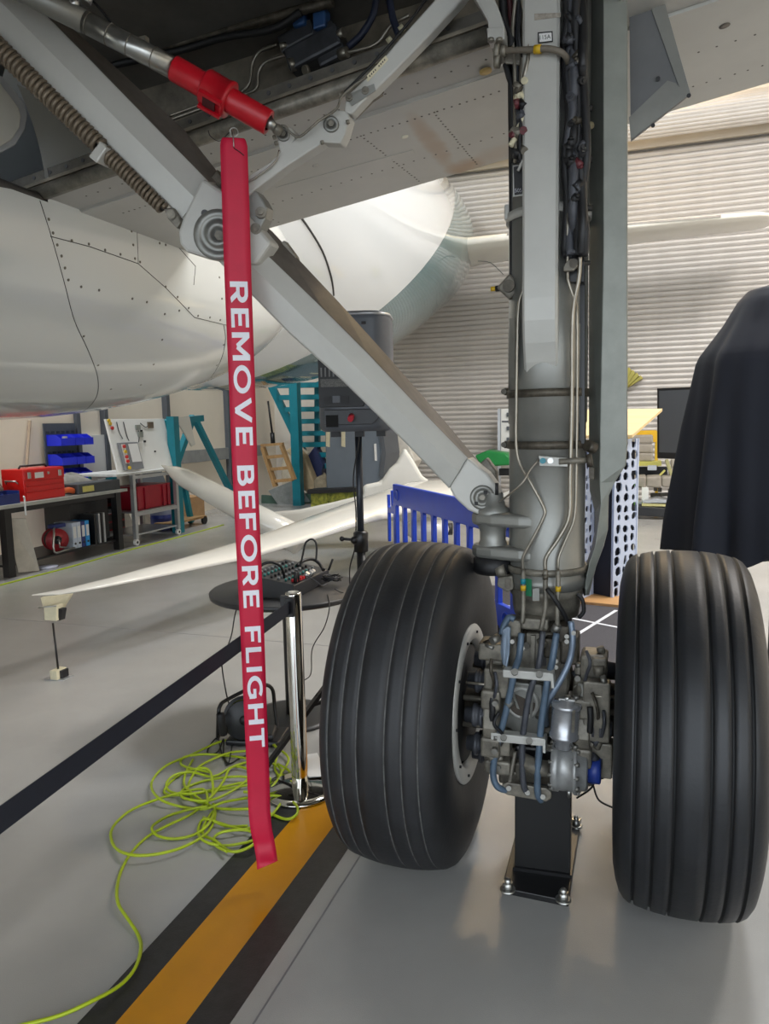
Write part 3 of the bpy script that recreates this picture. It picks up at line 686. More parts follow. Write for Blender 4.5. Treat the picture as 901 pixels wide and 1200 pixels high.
def hub(cx, cy, off, rings, mt, par, name='pivot'):
    p = B(cx, cy, off); return MB().lathe(rings, p, -BNn, 28).build(name, mt, par)
hub(256, 275, -.085, [(0, .082), (.006, .080), (.006, .060), (.004, .058), (.004, .042), (.012, .040), (.012, .022), (.004, .020), (.004, 0)], gear_m, kn)
MB().cyl(B(257, 276, -.09), B(257, 276, -.108), .016, n=6).build('pivot_bolt', geard_m, kn)
MB().cyl(B(240, 250, -.085), B(240, 250, -.088), .012, n=14).build('knuckle_hole', bayd_m, kn)
en = bprism([(548, 536), (526, 572), (533, 584), (548, 598), (560, 603), (573, 602), (583, 594), (586, 582), (582, 570), (571, 555)], -.07, .08).build('stay_end', gearl_m, air, bevel=.008)
hub(565, 583, -.07, [(0, .044), (.008, .042), (.008, .030), (.004, .028), (.004, .016), (.010, .015), (.010, 0)], gear_m, en)
MB().cyl(B(565, 583, -.08), B(565, 583, -.092), .010, n=6).build('pivot_bolt', geard_m, en)
for x, y in ((569, 577), (558, 590)): MB().box(B(x, y, -.08), (.004, .012, .012), HA).build('pin_slot', rubber_m, en)
# dark flange shoulders on the stay
bprism([(333, 282), (346, 300), (352, 322), (340, 316), (320, 290)], .07, .03).build('stay_flange', geard_m, stay_l)
bprism([(560, 545), (570, 536), (582, 552), (583, 572), (574, 566)], .05, .04).build('stay_flange', geard_m, stay_l, bevel=.006)
for q in ((258, 212), (266, 222)): bprism([(q[0] - 12, q[1] - 4), (q[0] - 4, q[1] - 14), (q[0] + 2, q[1] - 4), (q[0] + 6, q[1] + 12), (q[0] - 2, q[1] + 8)], .0, .05).build('stay_clevis', greasy_m, stay_u, bevel=.004)
# down-lock springs along the stay: a coil and its collar
def coil(p, q, r, turns, wire):
    d = (q - p); u, v = frame(d); pts = []; n = turns * 12
    for i in range(n + 1):
        t = i / n; th = 2 * pi * turns * t; rr = r[0] + (r[1] - r[0]) * t
        pts.append(p + d * t + u * (rr * cos(th)) + v * (rr * sin(th)))
    return MB().tube(pts, wire, 5)
coil(B(-14, 44, -.05), B(118, 172, -.05), (.026, .023), 26, .0088).build('lock_spring', spring_m, air)
coil(B(120, 176, -.05), B(192, 245, -.05), (.021, .017), 17, .0075).build('lock_spring', spring_m, air)
MB().cyl(B(-14, 44, -.05), B(192, 245, -.05), .009, n=10).build('spring_guide', rubber_m, air)
bprism([(117, 165), (125, 173), (113, 191), (103, 183)], -.085, .07).build('spring_collar', gearl_m, air, bevel=.004)
sa = bprism([(191, 244), (203, 243), (212, 260), (207, 268), (196, 256)], -.06, .03).build('spring_anchor', geard_m, air, bevel=.004)
MB().cyl(B(200, 251, -.06), B(200, 251, -.075), .015, n=10).build('pivot_bolt', geard_m, sa)

# ---- lock stay (light arm) and its bracket
ls = bprism([(290, 229), (334, 196), (378, 167), (399, 168), (404, 158), (410, 137), (404, 129), (394, 129), (366, 146), (352, 158), (344, 164), (346, 158), (341, 149), (331, 147), (324, 152), (326, 170), (328, 178), (316, 190), (290, 206)], -.085, .05).build('lock_stay_lower', gearl_m, air, bevel=.006)
for x, y, r in ((332, 158, .022), (388, 146, .026)):
    p = B(x, y, -.085); MB().lathe([(0, r), (.008, r * .95), (.008, r * .6), (.004, r * .55), (.004, 0)], p, -BNn, 18).build('pivot', gear_m, ls)
    MB().cyl(p - BNn * .004, p - BNn * .013, r * .4, n=6).build('pivot_bolt', geard_m, ls)
lu = bprism([(402, 132), (406, 112), (436, 84), (462, 52), (512, -4), (530, -26), (560, -26), (541, 0), (500, 45), (470, 76), (440, 106), (432, 112), (412, 134)], -.080, .045).build('lock_stay_upper', gearl_m, air, bevel=.006)
for x, y in ((409, 115), (428, 107)):
    p = B(x, y, -.080); MB().cyl(p, p - BNn * .010, .012, n=12).cyl(p, p - BNn * .016, .007, n=6).build('bolt', geard_m, lu)
bprism([(404, 112), (438, 98), (440, 106), (412, 124)], -.084, .004).build('joint_plate', gear_m, lu)
bprism([(411, 124), (432, 110), (447, 104), (446, 98), (440, 96), (446, 108), (434, 116), (414, 136)], -.02, .03).build('joint_tongue', geard_m, lu)
lab = bprism([(428, 91), (452, 65), (455, 70), (431, 96)], -.0805, -.0012).build('cream_label', label_m, lu, label='small cream label with grey print')
for i in range(9):
    t = .12 + i * .09
    if i == 4: continue
    x = 429.5 + 24 * t; y = 93 - 26 * t; bprism([(x, y - 1.2), (x + 1.2, y - 2.4), (x + 1.9, y - .6), (x + .7, y + .6)], -.0820, -.0005).build('print_mark', greasy_m, lu)
bp = lambda n, pts, r, mt, off: MB().tube([B(x, y, off) for x, y in pts], r, 6, smooth=4).build(n, mt, lu)
bp('lock_wire', [(288, 215), (302, 206), (322, 190), (327, 176)], .003, pipe_m, -.10)
bp('lock_hose', [(326, 148), (334, 148), (341, 156), (352, 160), (372, 143), (394, 128), (400, 114), (415, 100), (430, 90)], .004, geard_m, -.12)
bp('lock_hose', [(404, 108), (424, 88), (450, 60), (480, 25), (500, -2)], .0045, rubber_m, -.07)
for x, y in ((322, 163), (324, 170), (399, 113), (378, 169), (408, 145)): MB().cyl(B(x, y, -.10), B(x - 1, y - 4, -.10), .006, n=8).build('lock_nut', geard_m, lu)
br = MB().prism([G(x, y, -.19) for x, y in ((548, -14), (574, -14), (585, 12), (591, 30), (590, 40), (573, 40), (571, 24), (562, 8))], A * .05).build('uplock_bracket', gearl_m, air, bevel=.005)
MB().prism([G(x, y, -.20) for x, y in ((570, 32), (591, 31), (591, 46), (571, 47))], A * .06).build('bracket_foot', gearl_m, br, bevel=.004)
for x in (575, 585): MB().cyl(G(x, 45, -.2), G(x, 49, -.2), .01, n=8).build('bolt', geard_m, br)
# link from stay to lock stay
k2 = bprism([(288, 224), (300, 223), (307, 232), (313, 243), (311, 256), (306, 266), (302, 276), (292, 278), (284, 262)], -.075, .05).build('stay_link', gear_m, air, bevel=.005)
for x, y in ((306, 250), (300, 269)):
    p = B(x, y, -.075); MB().cyl(p, p - BNn * .012, .018, n=14).cyl(p, p - BNn * .018, .010, n=6).build('pivot_bolt', geard_m, k2)

# ---- retraction actuator with the red ground lock sleeve over its rod
AO = -.16
act = MB().cyl(B(-40, -44, AO), B(100, 26, AO), .034, n=24).build('actuator_body', gear_m, air)
MB().cyl(B(96, 24, AO), B(207, 82, AO), .032, n=24).build('actuator_rod', steel_m, air)
for t in (0, .25, .5, .8):
    p, q = B(104, 28, AO), B(200, 78, AO); c = p + (q - p) * t; d = (q - p).normalized()
    MB().lathe([(-.0015, .031), (-.0015, .0335), (.0015, .0335), (.0015, .031)], c, d, 24, closed=True).build('rod_joint', geard_m, act)
for x, y in ((66, 3), (85, 10), (100, 4), (48, -8)): MB().cyl(B(x, y, AO - .01), B(x + 6, y - 14, AO), .016, n=10).cyl(B(x + 4, y - 8, AO), B(x + 12, y - 10, AO), .010, n=8).build('actuator_port', steel_m, act)
bq = MB().tube([B(x, y, AO + .02) for x, y in ((108, 0), (122, 16), (138, 36), (158, 44))], .004, 6, smooth=5).build('actuator_wire', rubber_m, act)
MB().box(B(168, 50, AO + .02), (.02, .03, .03), HA).build('wire_clip', geard_m, act)
MB().cyl(B(312, 141, AO), B(322, 150, AO), .020, .014, n=14).build('rod_end', steel_m, act)
MB().ball(B(325, 152, AO + .02), .018, 10).build('rod_end', geard_m, act)
p0, p1 = B(204, 80, AO), B(315, 144, AO); d = (p1 - p0).normalized(); ln = (p1 - p0).length
slv = thing('locking_sleeve', 'red landing gear locking sleeve clamped over the actuator rod, streamer hanging from it', 'lock sleeve', p0)
MB().lathe([(0, .033), (0, .037), (.002, .038), (ln - .002, .038), (ln, .037), (ln, .024)], p0, d, 32).build('tube', red_m, slv)
cm = p0 + d * (ln * .46)
MB().lathe([(-.046, .037), (-.046, .050), (-.040, .053), (.030, .053), (.030, .056), (.042, .056), (.042, .037)], cm, d, 28).build('collar', red_m, slv)
u, v = frame(d); fd = (EYE - cm); fd = (fd - d * fd.dot(d)).normalized(); dn = (-Z - d * (-Z).dot(d)).normalized(); sd = (fd * .55 + dn * .83).normalized()
MB().box(cm + sd * .053 - d * .004, (.042, .036, .006), (d, d.cross(sd), sd)).build('window', mat('sleeve_dark', (70, 8, 14), .5), slv)
MB().box(cm + sd * .054 + d.cross(sd) * .026, (.075, .010, .014), (d, d.cross(sd), sd)).box(cm + sd * .054 - d.cross(sd) * .026, (.075, .010, .014), (d, d.cross(sd), sd)).build('rib', red_m, slv)

# ---- leg door beside the strut
D1 = -.02
outl = [(690, -30), (690, 300), (690, 545), (691, 575), (697, 600), (697, 622), (692, 645), (684, 668), (681, 690), (684, 698)]
outr = [(735, -30), (735, 300), (735, 520), (733, 545), (722, 562), (713, 577), (712, 620), (707, 640), (698, 664), (690, 697)]
rows = []
for (xl, yl), (xr, yr) in zip(outl, outr):
    f = .38 if yl < 545 else .28
    xm, ym = xl + (xr - xl) * f, yl + (yr - yl) * f
    rows.append([G(xl, yl, .06), G(xm, ym, D1 - .01), G(xr, yr, D1 + .01), G(xr + .5, yr, D1 + .035), G(xm + 1, ym, D1 + .02), G(xl + 1.5, yl, .085)])
ldoor = MB().grid(rows, smooth=False, closed=True).add(rows[-1], [list(range(6))]).build('leg_door', mat('door_greygreen', (134, 137, 130), .42, .2, .12, 6, .02, 40), air, bevel=.003)
MB().prism([G(690, 548, D1 - .03), G(696, 548, D1 - .03), G(696, 562, D1 - .03), G(690, 560, D1 - .03)], A * .03).build('door_lug', greasy_m, ldoor)
for y in range(118, 260, 9): MB().cyl(G(690, y, .05), G(686.5, y, .05), .007, n=8).build('door_stud', rubber_m, ldoor)
MB().prism([G(702, -20, .08), G(706, -20, .08), G(688, 60, .08), G(685, 58, .08), G(688, 20, .08)], A * .01).build('hinge_strip', geard_m, ldoor)
hd = MB().prism([G(x, y, .10) for x, y in ((737, -20), (772, -20), (809, 110), (739, 165))], A * .012).build('hinged_fairing', mat('fairing_grey', (110, 111, 112), .40, .3, .08, 5), air)
MB().prism([G(x, y, .098) for x, y in ((752, -20), (772, -20), (808.5, 110), (797, 106))], A * -.004).build('bonded_edge', gear_m, hd)
MB().prism([G(x, y, .097) for x, y in ((739, 164), (737, 138), (782, 95), (792, 98), (800, 107), (808.5, 110))], A * -.004).build('bonded_edge', gear_m, hd)
for x, y in ((807, 112), (765, 147), (771, 92)): MB().cyl(G(x, y, .092), G(x, y, .088), .007, n=8).build('edge_chip', rubber_m, hd)
# =================================================================== LOWER LEG, WHEELS, BRAKES
AXZ = .585
AXA = -.045
def ax(l, a=0, z=0): return W(a + AXA, l, AXZ + z)
# lower leg: collar, piston sleeve, torque-link lugs, axle casting
MB().lathe([(.93, .085), (.93, .112), (.965, .118), (1.0, .118), (1.003, .126), (1.035, .126), (1.035, .10)], SC, Z, 40).build('gland_nut', geard_m, strut)
MB().lathe([(.60, .085), (.93, .090), (.93, .0)], SC, Z, 32).build('piston_tube', greasy_m, strut)
MB().lathe([(-.40, .0), (-.40, .062), (-.13, .070), (-.10, .088), (.10, .088), (.13, .070), (.44, .062), (.44, 0)], ax(0), L, 32).build('axle_beam', greasy_m, air)
cast = MB().lathe([(.46, .04), (.48, .085), (.56, .105), (.66, .105), (.74, .092), (.86, .09), (.86, .0)], SC, Z, 28).build('axle_casting', greasy_m, air)
# front casting plates seen behind the hoses
MB().prism([G(600, 742, -.11), G(660, 742, -.11), G(668, 800, -.11), (G(658, 862, -.13)), G(590, 862, -.13), G(588, 800, -.11)], A * .05).build('torque_link', geard_m, cast, bevel=.01)
MB().prism([G(592, 798, -.155), G(636, 803, -.155), G(638, 855, -.155), G(616, 868, -.155), G(590, 850, -.155)], A * .03).build('link_web', gear_m, cast, bevel=.006)
MB().lathe([(.004, .060), (-.010, .056), (-.010, .046), (.004, .044)], G(612, 823, -.158), A, 28).build('web_ring', gearl_m, cast)
MB().cyl(G(612, 823, -.156), G(612, 823, -.161), .046, n=24).build('web_hole', mat('web_brown', (66, 56, 46), .6, .2, .4, 20), cast)
MB().bar(G(601, 812, -.165), G(612, 842, -.165), .012, .008).bar(G(624, 806, -.165), G(622, 842, -.165), .010, .008).build('web_rib', gear_m, cast)
for x in (622, 640, 652): MB().prism([G(x, 745, -.12), G(x + 5, 745, -.12), G(x + 4, 795, -.13), G(x - 1, 795, -.13)], A * .04).build('link_rib', geard_m, cast)
MB().prism([G(632, 750, -.125), G(640, 750, -.125), G(640, 780, -.13), G(631, 780, -.13)], A * -.003).build('link_slot', bayd_m, cast)
for (x, y, w_, h_, mt) in ((604, 733, .05, .06, geard_m), (628, 728, .09, .04, geard_m), (660, 740, .05, .06, greasy_m), (668, 758, .06, .10, greasy_m), (646, 756, .04, .07, greasy_m), (612, 748, .03, .05, greasy_m), (620, 900, .09, .07, geard_m), (598, 905, .07, .05, geard_m), (655, 880, .10, .08, geard_m), (640, 905, .05, .05, greasy_m), (612, 880, .11, .05, greasy_m)):
    MB().box(G(x, y, -.11), (.09, w_, h_)).build('lug_block', mt, cast, bevel=.008)
for (x, y) in ((664, 746), (664, 752), (651, 775), (651, 782), (612, 760), (600, 752), (672, 742)): MB().cyl(G(x, y, -.16), G(x, y, -.185), .008, n=8).build('bolt', bolt_m, cast)
MB().cyl(G(613, 897, -.16), G(613, 897, -.20), .013, n=12).build('bolt', mat('bolt_pink', (140, 116, 112), .4, .4), cast)
# collar hardware: green tag, banded hoses, left bracket
MB().prism([G(612, 677, -.13), G(623, 679, -.135), G(623, 699, -.135), G(612, 697, -.13)], A * -.003).build('green_tag', mat('tag_green', (18, 110, 72), .45), strut, label='green data tag')
MB().prism([G(624, 690, -.137), G(632, 689, -.137), G(632, 704, -.135), G(624, 704, -.135)], A * -.002).build('tag_plate', gear_m, strut)
for pts in ([(613, 668), (613, 690), (613, 715), (612, 730)], [(639, 668), (639, 690), (639, 712), (634, 738)], [(654, 668), (654, 690), (653, 715), (653, 735)]):
    gp('hose_riser', [(x, y, -.165) for x, y in pts], .008, geard_m)
for x, y, m2 in ((613, 681, teal_m), (613, 689, yel_m), (654, 690, yel_m), (639, 676, greasy_m)): MB().cyl(G(x, y - 3, -.165), G(x, y + 3, -.165), .0095, n=10).build('hose_band', m2, strut)
gp('hose_riser', [(641, 690, -.17), (650, 702, -.18), (661, 720, -.16), (666, 730, -.13)], .008, rubber_m)
gp('hose_riser', [(676, 696, -.08), (682, 702, -.08), (684, 716, -.08), (678, 724, -.08)], .007, rubber_m)
bl = MB().prism([G(583, 677, -.10), G(600, 675, -.10), G(602, 690, -.10), G(594, 694, -.10), G(582, 687, -.10)], A * .03).build('left_bracket', geard_m, strut, bevel=.004)
for y in (681, 687): MB().cyl(G(595, y, -.10), G(595, y, -.115), .010, n=8).build('bolt', greasy_m, bl)
MB().cyl(G(582, 670, -.08), G(592, 668, -.08), .022, n=12).build('bracket_roller', geard_m, bl)
# blue-grey brake hoses with their two clamp bars and end plate
HF = -.24
def bh(pts, r, mt): return MB().tube([G(x, y, a) for x, y, a in pts], r, 10, smooth=5).build('brake_hose', mt, air)
bh([(611, 742, -.17), (608, 770, -.20), (603, 786, HF), (597, 815, HF), (590, 845, HF), (585, 862, HF), (579, 890, HF), (578, 910, HF), (583, 922, HF), (593, 926, HF + .02)], .0115, hose_m)
bh([(636, 740, -.17), (632, 775, -.20), (626, 795, HF), (620, 815, HF), (615, 845, HF), (612, 870, HF), (612, 900, HF), (614, 922, HF), (619, 930, HF + .02)], .0105, hosed_m)
bh([(652, 742, -.17), (647, 775, -.20), (642, 795, HF), (638, 820, HF), (634, 850, HF), (632, 875, HF), (630, 905, HF), (630, 930, HF), (634, 938, HF + .02)], .0115, hose_m)
bh([(669, 728, -.16), (671, 750, -.17), (667, 775, -.20), (655, 800, -.22), (644, 818, -.22), (639, 832, -.20), (640, 850, -.15)], .0105, mat('pipe_bluegrey', (126, 140, 158), .35, .3, .1, 20))
MB().prism([G(588, 738, -.19), G(594, 734, -.19), G(598, 736, -.19), G(597, 764, -.19), (G(594, 786, -.2)), G(590, 786, -.2), G(586, 764, -.19)], A * .02).build('hose_guard', mat('guard_bluegrey', (122, 136, 152), .35, .3, .1, 20), air, bevel=.003)
gp('guard_rod', [(591, 780, -.2), (584, 800, -.2), (588, 812, -.18), (593, 818, -.16)], .006, geard_m)
MB().tube([G(603, 726, -.15), G(596, 724, -.15), G(590, 734, -.17), G(588, 744, -.18)], .012, 8, smooth=4).build('guard_elbow', hose_m, cast)
def clampbar(p0, p1, p2, p3, nuts):
    c = MB().prism([G(*p, HF - .02) for p in (p0, p1, p2, p3)], A * .04).build('hose_clamp_bar', gearl_m, air, bevel=.003)
    for x, y in nuts: MB().cyl(G(x, y, HF - .02), G(x, y - 1, HF - .032), .011, n=10).build('clamp_bolt', bolt_m, c)
    MB().prism([G(p1[0] - 2, p1[1], HF - .024), G(p1[0] + 1, p1[1] + 1, HF - .024), G(p2[0] + 1, p2[1] + 8, HF - .024), G(p2[0] - 2, p2[1] + 7, HF - .024)], A * .05).build('bar_tab', gearl_m, c)
clampbar((589, 785), (647, 789), (648, 799), (589, 794), ((603, 788), (632, 791)))
clampbar((575, 859), (638, 866), (638, 875), (575, 869), ((590, 865), (620, 869)))
ep = [(588, 920), (594, 917), (640, 924), (646, 929), (646, 936), (640, 940), (594, 932), (587, 927)]
e1 = MB().prism([G(x, y, HF + .01) for x, y in ep], A * .02).build('hose_end_plate', geard_m, air, bevel=.004)
for x, y in ((596, 924), (618, 929), (636, 934)): MB().cyl(G(x, y, HF + .01), G(x, y, HF - .004), .009, n=8).build('bolt', bolt_m, e1)
MB().tube([G(604, 880, -.17), G(600, 900, -.19), G(597, 918, -.22)], .008, 8, smooth=4).build('plate_strut', geard_m, e1)
# reservoir and round pump housing
rt, rb = G(664, 824, -.26), G(661, 858, -.26); rd = (rb - rt).normalized()
res = MB().lathe([(-.012, 0), (-.012, .022), (-.004, .026), (-.002, .046), (.008, .050), (.014, .046), (.016, .045), (.100, .044), (.104, .048), (.114, .048), (.118, .034), (.150, .030), (.150, 0)], rt, rd, 32).build('fluid_reservoir', mat('reservoir_silver', (178, 180, 184), .26, .65, .15, 30), air)
MB().cyl(rt - rd * .010, rt - rd * .024, .012, n=8).box(rt - rd * .014, (.02, .05, .006)).build('reservoir_cap', steel_m, res)
MB().prism([G(670.5, 833, -.307), G(674, 832, -.302), G(673, 858, -.302), G(669.5, 859, -.307)], A * -.0005).build('reservoir_seam', geard_m, res)
pc_ = G(667, 898, -.22)
pump = MB().lathe([(-.062, 0), (-.062, .066), (-.056, .072), (-.030, .075), (-.028, .088), (-.018, .088), (-.014, .080), (.03, .080), (.032, .084), (.05, .084), (.055, .076), (.055, 0)], pc_, L, 32).build('pump_housing', mat('pump_alu', (160, 161, 160), .38, .4, .15, 30), air)
for k in range(12):
    t = 2 * pi * k / 12; c = pc_ - L * .026 + A * (.081 * cos(t)) + Z * (.081 * sin(t)); MB().cyl(c - L * .012, c + L * .004, .0075, n=8).build('pump_bolt', bolt_m, pump)
    c = pc_ + L * .05 + A * (.078 * cos(t)) + Z * (.078 * sin(t)); MB().cyl(c - L * .006, c + L * .012, .006, n=8).build('pump_bolt', bolt_m, pump)
MB().lathe([(.060, .036), (.060, .045), (.098, .045), (.102, .040), (.102, 0)], pc_, -L, 24).build('blue_plug', mat('plug_blue', (36, 62, 150), .4), pump, label='blue plastic plug')
MB().cyl(pc_ - Z * .08, pc_ - Z * .11, .009, .006, n=8).build('drain_nipple', steel_m, pump)
MB().tube([pc_ + L * .06 - Z * .02, pc_ + L * .10 - Z * .02, pc_ + L * .16 - Z * .0], .028, 10).build('pump_shaft', geard_m, pump)

# brakes: carrier plate, ring of piston housings, valve block (one per wheel)
def brake(side):
    s = 1 if side > 0 else -1; l0 = .115 if s > 0 else -.145; n = 9
    D = L * s
    b = MB().lathe([(-.02, .07), (-.02, .15), (.0, .215), (.045, .215), (.045, .09)], ax(l0), D, 14)
    b.sm = [False] * len(b.sm)
    br = b.build('brake_carrier', geard_m, air, bevel=.006)
    MB().lathe([(.14, .07), (.14, .21), (.24, .21), (.24, .08)], ax(l0), D, 32).build('heat_pack', mat('carbon_black', (20, 20, 21), .6, .1, .3, 30), br)
    for k in range(n):
        t = 2 * pi * (k + .3) / n; c = ax(l0) + A * (.170 * cos(t)) + Z * (.170 * sin(t))
        MB().lathe([(.05, 0), (.05, .040), (.058, .040), (.060, .034), (.072, .034), (.074, .040), (.084, .040), (.088, .028), (.112, .026), (.112, 0)], c, D, 16).build('brake_piston', hosed_m, br)
        q = ax(l0) + A * (.135 * cos(t + .35)) + Z * (.135 * sin(t + .35)); MB().cyl(q, q + D * .13, .010, n=8).build('wear_pin', pipe_m, br)
    for t in (200, 232, 152, 118, 275):
        c = ax(l0) + A * (.20 * cos(radians(t))) + Z * (.20 * sin(radians(t))); MB().box(c + D * .02, (.06, .065, .07), (A, L, Z)).build('carrier_lug', geard_m, br, bevel=.01)
        MB().cyl(c - A * .03, c - A * .05, .010, n=8).cyl(c - A * .02 + Z * .03, c - A * .02 + Z * .045, .010, n=8).build('bleed_nipple', bolt_m, br)
    return br
bL = brake(1); bR = brake(-1)
def bb(name, x, y, a, size, mt, par, bev=.008): return MB().box(G(x, y, a), size).build(name, mt, par, bevel=bev)
bb('valve_block', 580, 760, -.14, (.10, .10, .06), geard_m, bL); bb('valve_block', 584, 798, -.20, (.06, .09, .10), geard_m, bL); bb('valve_block', 582, 870, -.20, (.06, .10, .07), geard_m, bL); bb('valve_block', 584, 896, -.18, (.06, .09, .05), geard_m, bL)
MB().tube([G(562, 757, -.16), G(570, 752, -.18), G(578, 750, -.18), G(588, 740, -.17)], .006, 8, smooth=4).build('brake_tube', greasy_m, bL)
MB().tube([G(576, 815, -.24), G(577, 832, -.25), G(576, 850, -.24)], .011, 8, smooth=4).build('brake_tube', rubber_m, bL)
MB().cyl(G(546, 800, -.22), G(580, 803, -.22), .005, n=8).build('retract_rod', pipe_m, bL)
bb('valve_block', 696, 778, -.13, (.11, .085, .09), geard_m, bR, .014); bb('valve_cap', 703, 771, -.14, (.12, .05, .03), geard_m, bR)
MB().cyl(G(705, 765, -.14), G(703, 758, -.14), .013, n=10).build('bleed_valve', geard_m, bR); MB().cyl(G(702, 790, -.20), G(701, 780, -.20), .018, n=12).build('bleed_valve', geard_m, bR)
bb('side_plate', 699, 832, -.225, (.05, .085, .20), geard_m, bR, .006); bb('side_plate', 703, 888, -.20, (.05, .08, .12), geard_m, bR, .006)
MB().tube([G(691, 828, -.255), G(692, 843, -.26), G(691, 858, -.255)], .010, 8, smooth=4).build('brake_tube', rubber_m, bR)
MB().cyl(G(697, 816, -.255), G(725, 817, -.22), .005, n=8).build('retract_rod', pipe_m, bR)
gp('brake_wire', [(676, 826, -.2), (683, 812, -.22), (681, 802, -.2), (673, 806, -.15)], .005, gearl_m)

for pts in ([(697, 905, -.1), (694, 922, -.1), (676, 935, -.05)], [(695, 920, -.1), (702, 938, -.1), (722, 948, -.12)], [(583, 903, -.1), (592, 912, -.1), (603, 915, -.08)]):
    MB().tube([G(x, y, a) for x, y, a in pts], .0035, 6, smooth=6).build('sense_wire', cable_m, bR)
rng = random.Random(8)
for k in range(26):
    x = rng.choice([rng.uniform(566, 600), rng.uniform(640, 676), rng.uniform(682, 712), rng.uniform(600, 640)]); y = rng.uniform(735, 900); p = G(x, y, -.235 if not 600 < x < 676 else -.16)
    d = V((rng.uniform(-1, 1), rng.uniform(-1, -.1), rng.uniform(-1, 1))).normalized()
    MB().cyl(p - d * .016, p + d * .014, rng.uniform(.007, .016), n=8).build('fitting', rng.choice([greasy_m, geard_m, hosed_m, bolt_m]), cast)
for k in range(6):
    x = rng.choice([rng.uniform(568, 592), rng.uniform(684, 708)]); y = rng.uniform(760, 850)
    MB().tube([G(x, y, -.25), G(x + rng.uniform(-6, 6), y + 14, -.27), G(x + rng.uniform(-8, 8), y + 28, -.25), G(x + rng.uniform(-6, 6), y + 42, -.22)], .006, 6, smooth=5).build('brake_tube', rng.choice([rubber_m, hosed_m, greasy_m]), cast)
# wheels
TY = mat('tyre_rubber', (27, 29, 33), .48, 0, .22, 7, .06, 90, rvar=.12)
TYW = mat('tyre_worn', (34, 35, 38), .56, 0, .30, 9, .08, 80, rvar=.10)
GRL = mat('groove_dusty', (92, 92, 90), .7, 0, .35, 40)
GRD = mat('groove_dark', (16, 17, 19), .6, 0, .1, 20)
def tyre(name, l, mt, gm, depth, gw, label, rub_groove=True):
    half = [(.150, .268), (.170, .272), (.180, .288), (.194, .33), (.204, .385), (.207, .425), (.205, .465), (.197, .505), (.186, .537), (.172, .556), (.156, .566)]
    gro = [.146, .097, .045]
    def crown(x): return .585 - .019 * (abs(x) / .156) ** 2.2
    prof = [(-x, r) for x, r in half]; mi = [0] * (len(half) - 1)
    for g in [-g for g in gro] + gro[::-1]:
        last = prof[-1][0]
        for t in (.33, .66):
            x = last + (g - gw - last) * t; prof.append((x, crown(x))); mi.append(0)
        prof += [(g - gw, crown(g)), (g - gw * .7, crown(g) - depth), (g + gw * .7, crown(g) - depth), (g + gw, crown(g))]; mi += [0, 1, 1, 1]
    prof += [(x, r) for x, r in half[::-1]]; mi += [0] * len(half)
    prof2 = []
    b = MB().lathe(prof, ax(l), L, 120, mis=mi + [0] * 5)
    return b.build(name, [mt, gm], air, label=label)
WL, WR = .43, -.475
tyre('tyre', WL, TYW, GRL, .0030, .0022, 'worn inboard tyre with pale thin grooves')
tyre('tyre', WR, TY, GRD, .010, .0048, 'outboard tyre with deep dark grooves')
def rim(l):
    for_in = MB().lathe([(-.16, .226), (-.186, .230), (-.190, .236), (-.190, .282), (-.184, .288), (-.164, .280), (-.150, .270), (.150, .270), (.164, .280), (.172, .292), (.178, .290), (.172, .272), (.17, .245), (.12, .240), (.08, .12), (.10, .08), (.10, 0)], ax(l), L, 64)
    o = for_in.build('wheel_rim', gearl_m, air)
    MB().lathe([(-.16, .227), (.07, .220)], ax(l), L, 48).build('rim_barrel', mat('barrel_dark', (30, 30, 32), .5, .3), o)
    for k in range(10):
        t = 2 * pi * k / 10
        for sgn in (-1,):
            c = ax(l) + L * (sgn * .190) + A * (.258 * cos(t)) + Z * (.258 * sin(t)); MB().cyl(c, c + L * (sgn * .006), .005, n=6).build('rim_bolt', rubber_m, o)
        c = ax(l) + A * (.218 * cos(t)) + Z * (.218 * sin(t)); MB().box(c - L * .04, (.012, .20, .03), (A * cos(t) + Z * sin(t), L, Z * cos(t) - A * sin(t))).build('drive_key', greasy_m, o)
    return o
rim(WL); rim(WR)

# =================================================================== BLACK JACK STAND BOLTED TO THE FLOOR
st = thing('jack_stand', 'black steel support post on a bolted base plate under the axle', 'support stand', W(0, -.017, 0))
pl0 = [fl(588, 1047), fl(666, 1063), fl(681, 964), fl(612, 950)]
MB().prism([p + Z * .0 for p in pl0], Z * .022).build('base_plate', blackm_m, st, bevel=.003)
cw = MB()
q0 = fl(603, 1018, .022); q1 = fl(668, 1027, .022); wv = (q1 - q0); nv = Z.cross(wv).normalized()
cols = [q0, q1, q1 + nv * .20, q0 + nv * .20]
MB().prism(cols, Z * (.475 - .022)).build('post', mat('post_black', (12, 12, 13), .5, 0, .1, 8), st, bevel=.003)
MB().prism([q0 - wv * .03 - nv * .012, q1 + wv * .03 - nv * .012, q1 + wv * .03 + nv * .02, q0 - wv * .03 + nv * .02], Z * .012).build('weld_flange', blackm_m, st)
MB().prism([q0 + Z * .42 - nv * .02, q1 + Z * .42 - nv * .02, q1 + Z * .42 + nv * .22, q0 + Z * .42 + nv * .22], Z * .05).build('saddle', blackm_m, st, bevel=.01)
for x, y in ((595, 1043), (660, 1055), (675, 968)):
    p = fl(x, y, .022); MB().lathe([(0, .026), (.006, .026), (.006, .018)], p, Z, 16).cyl(p, p + Z * .030, .017, n=6).build('anchor_nut', steel_m, st)
    MB().lathe([(.028, .011), (.038, .011), (.043, .006), (.044, 0)], p, Z, 12).build('anchor_bolt', steel_m, st)
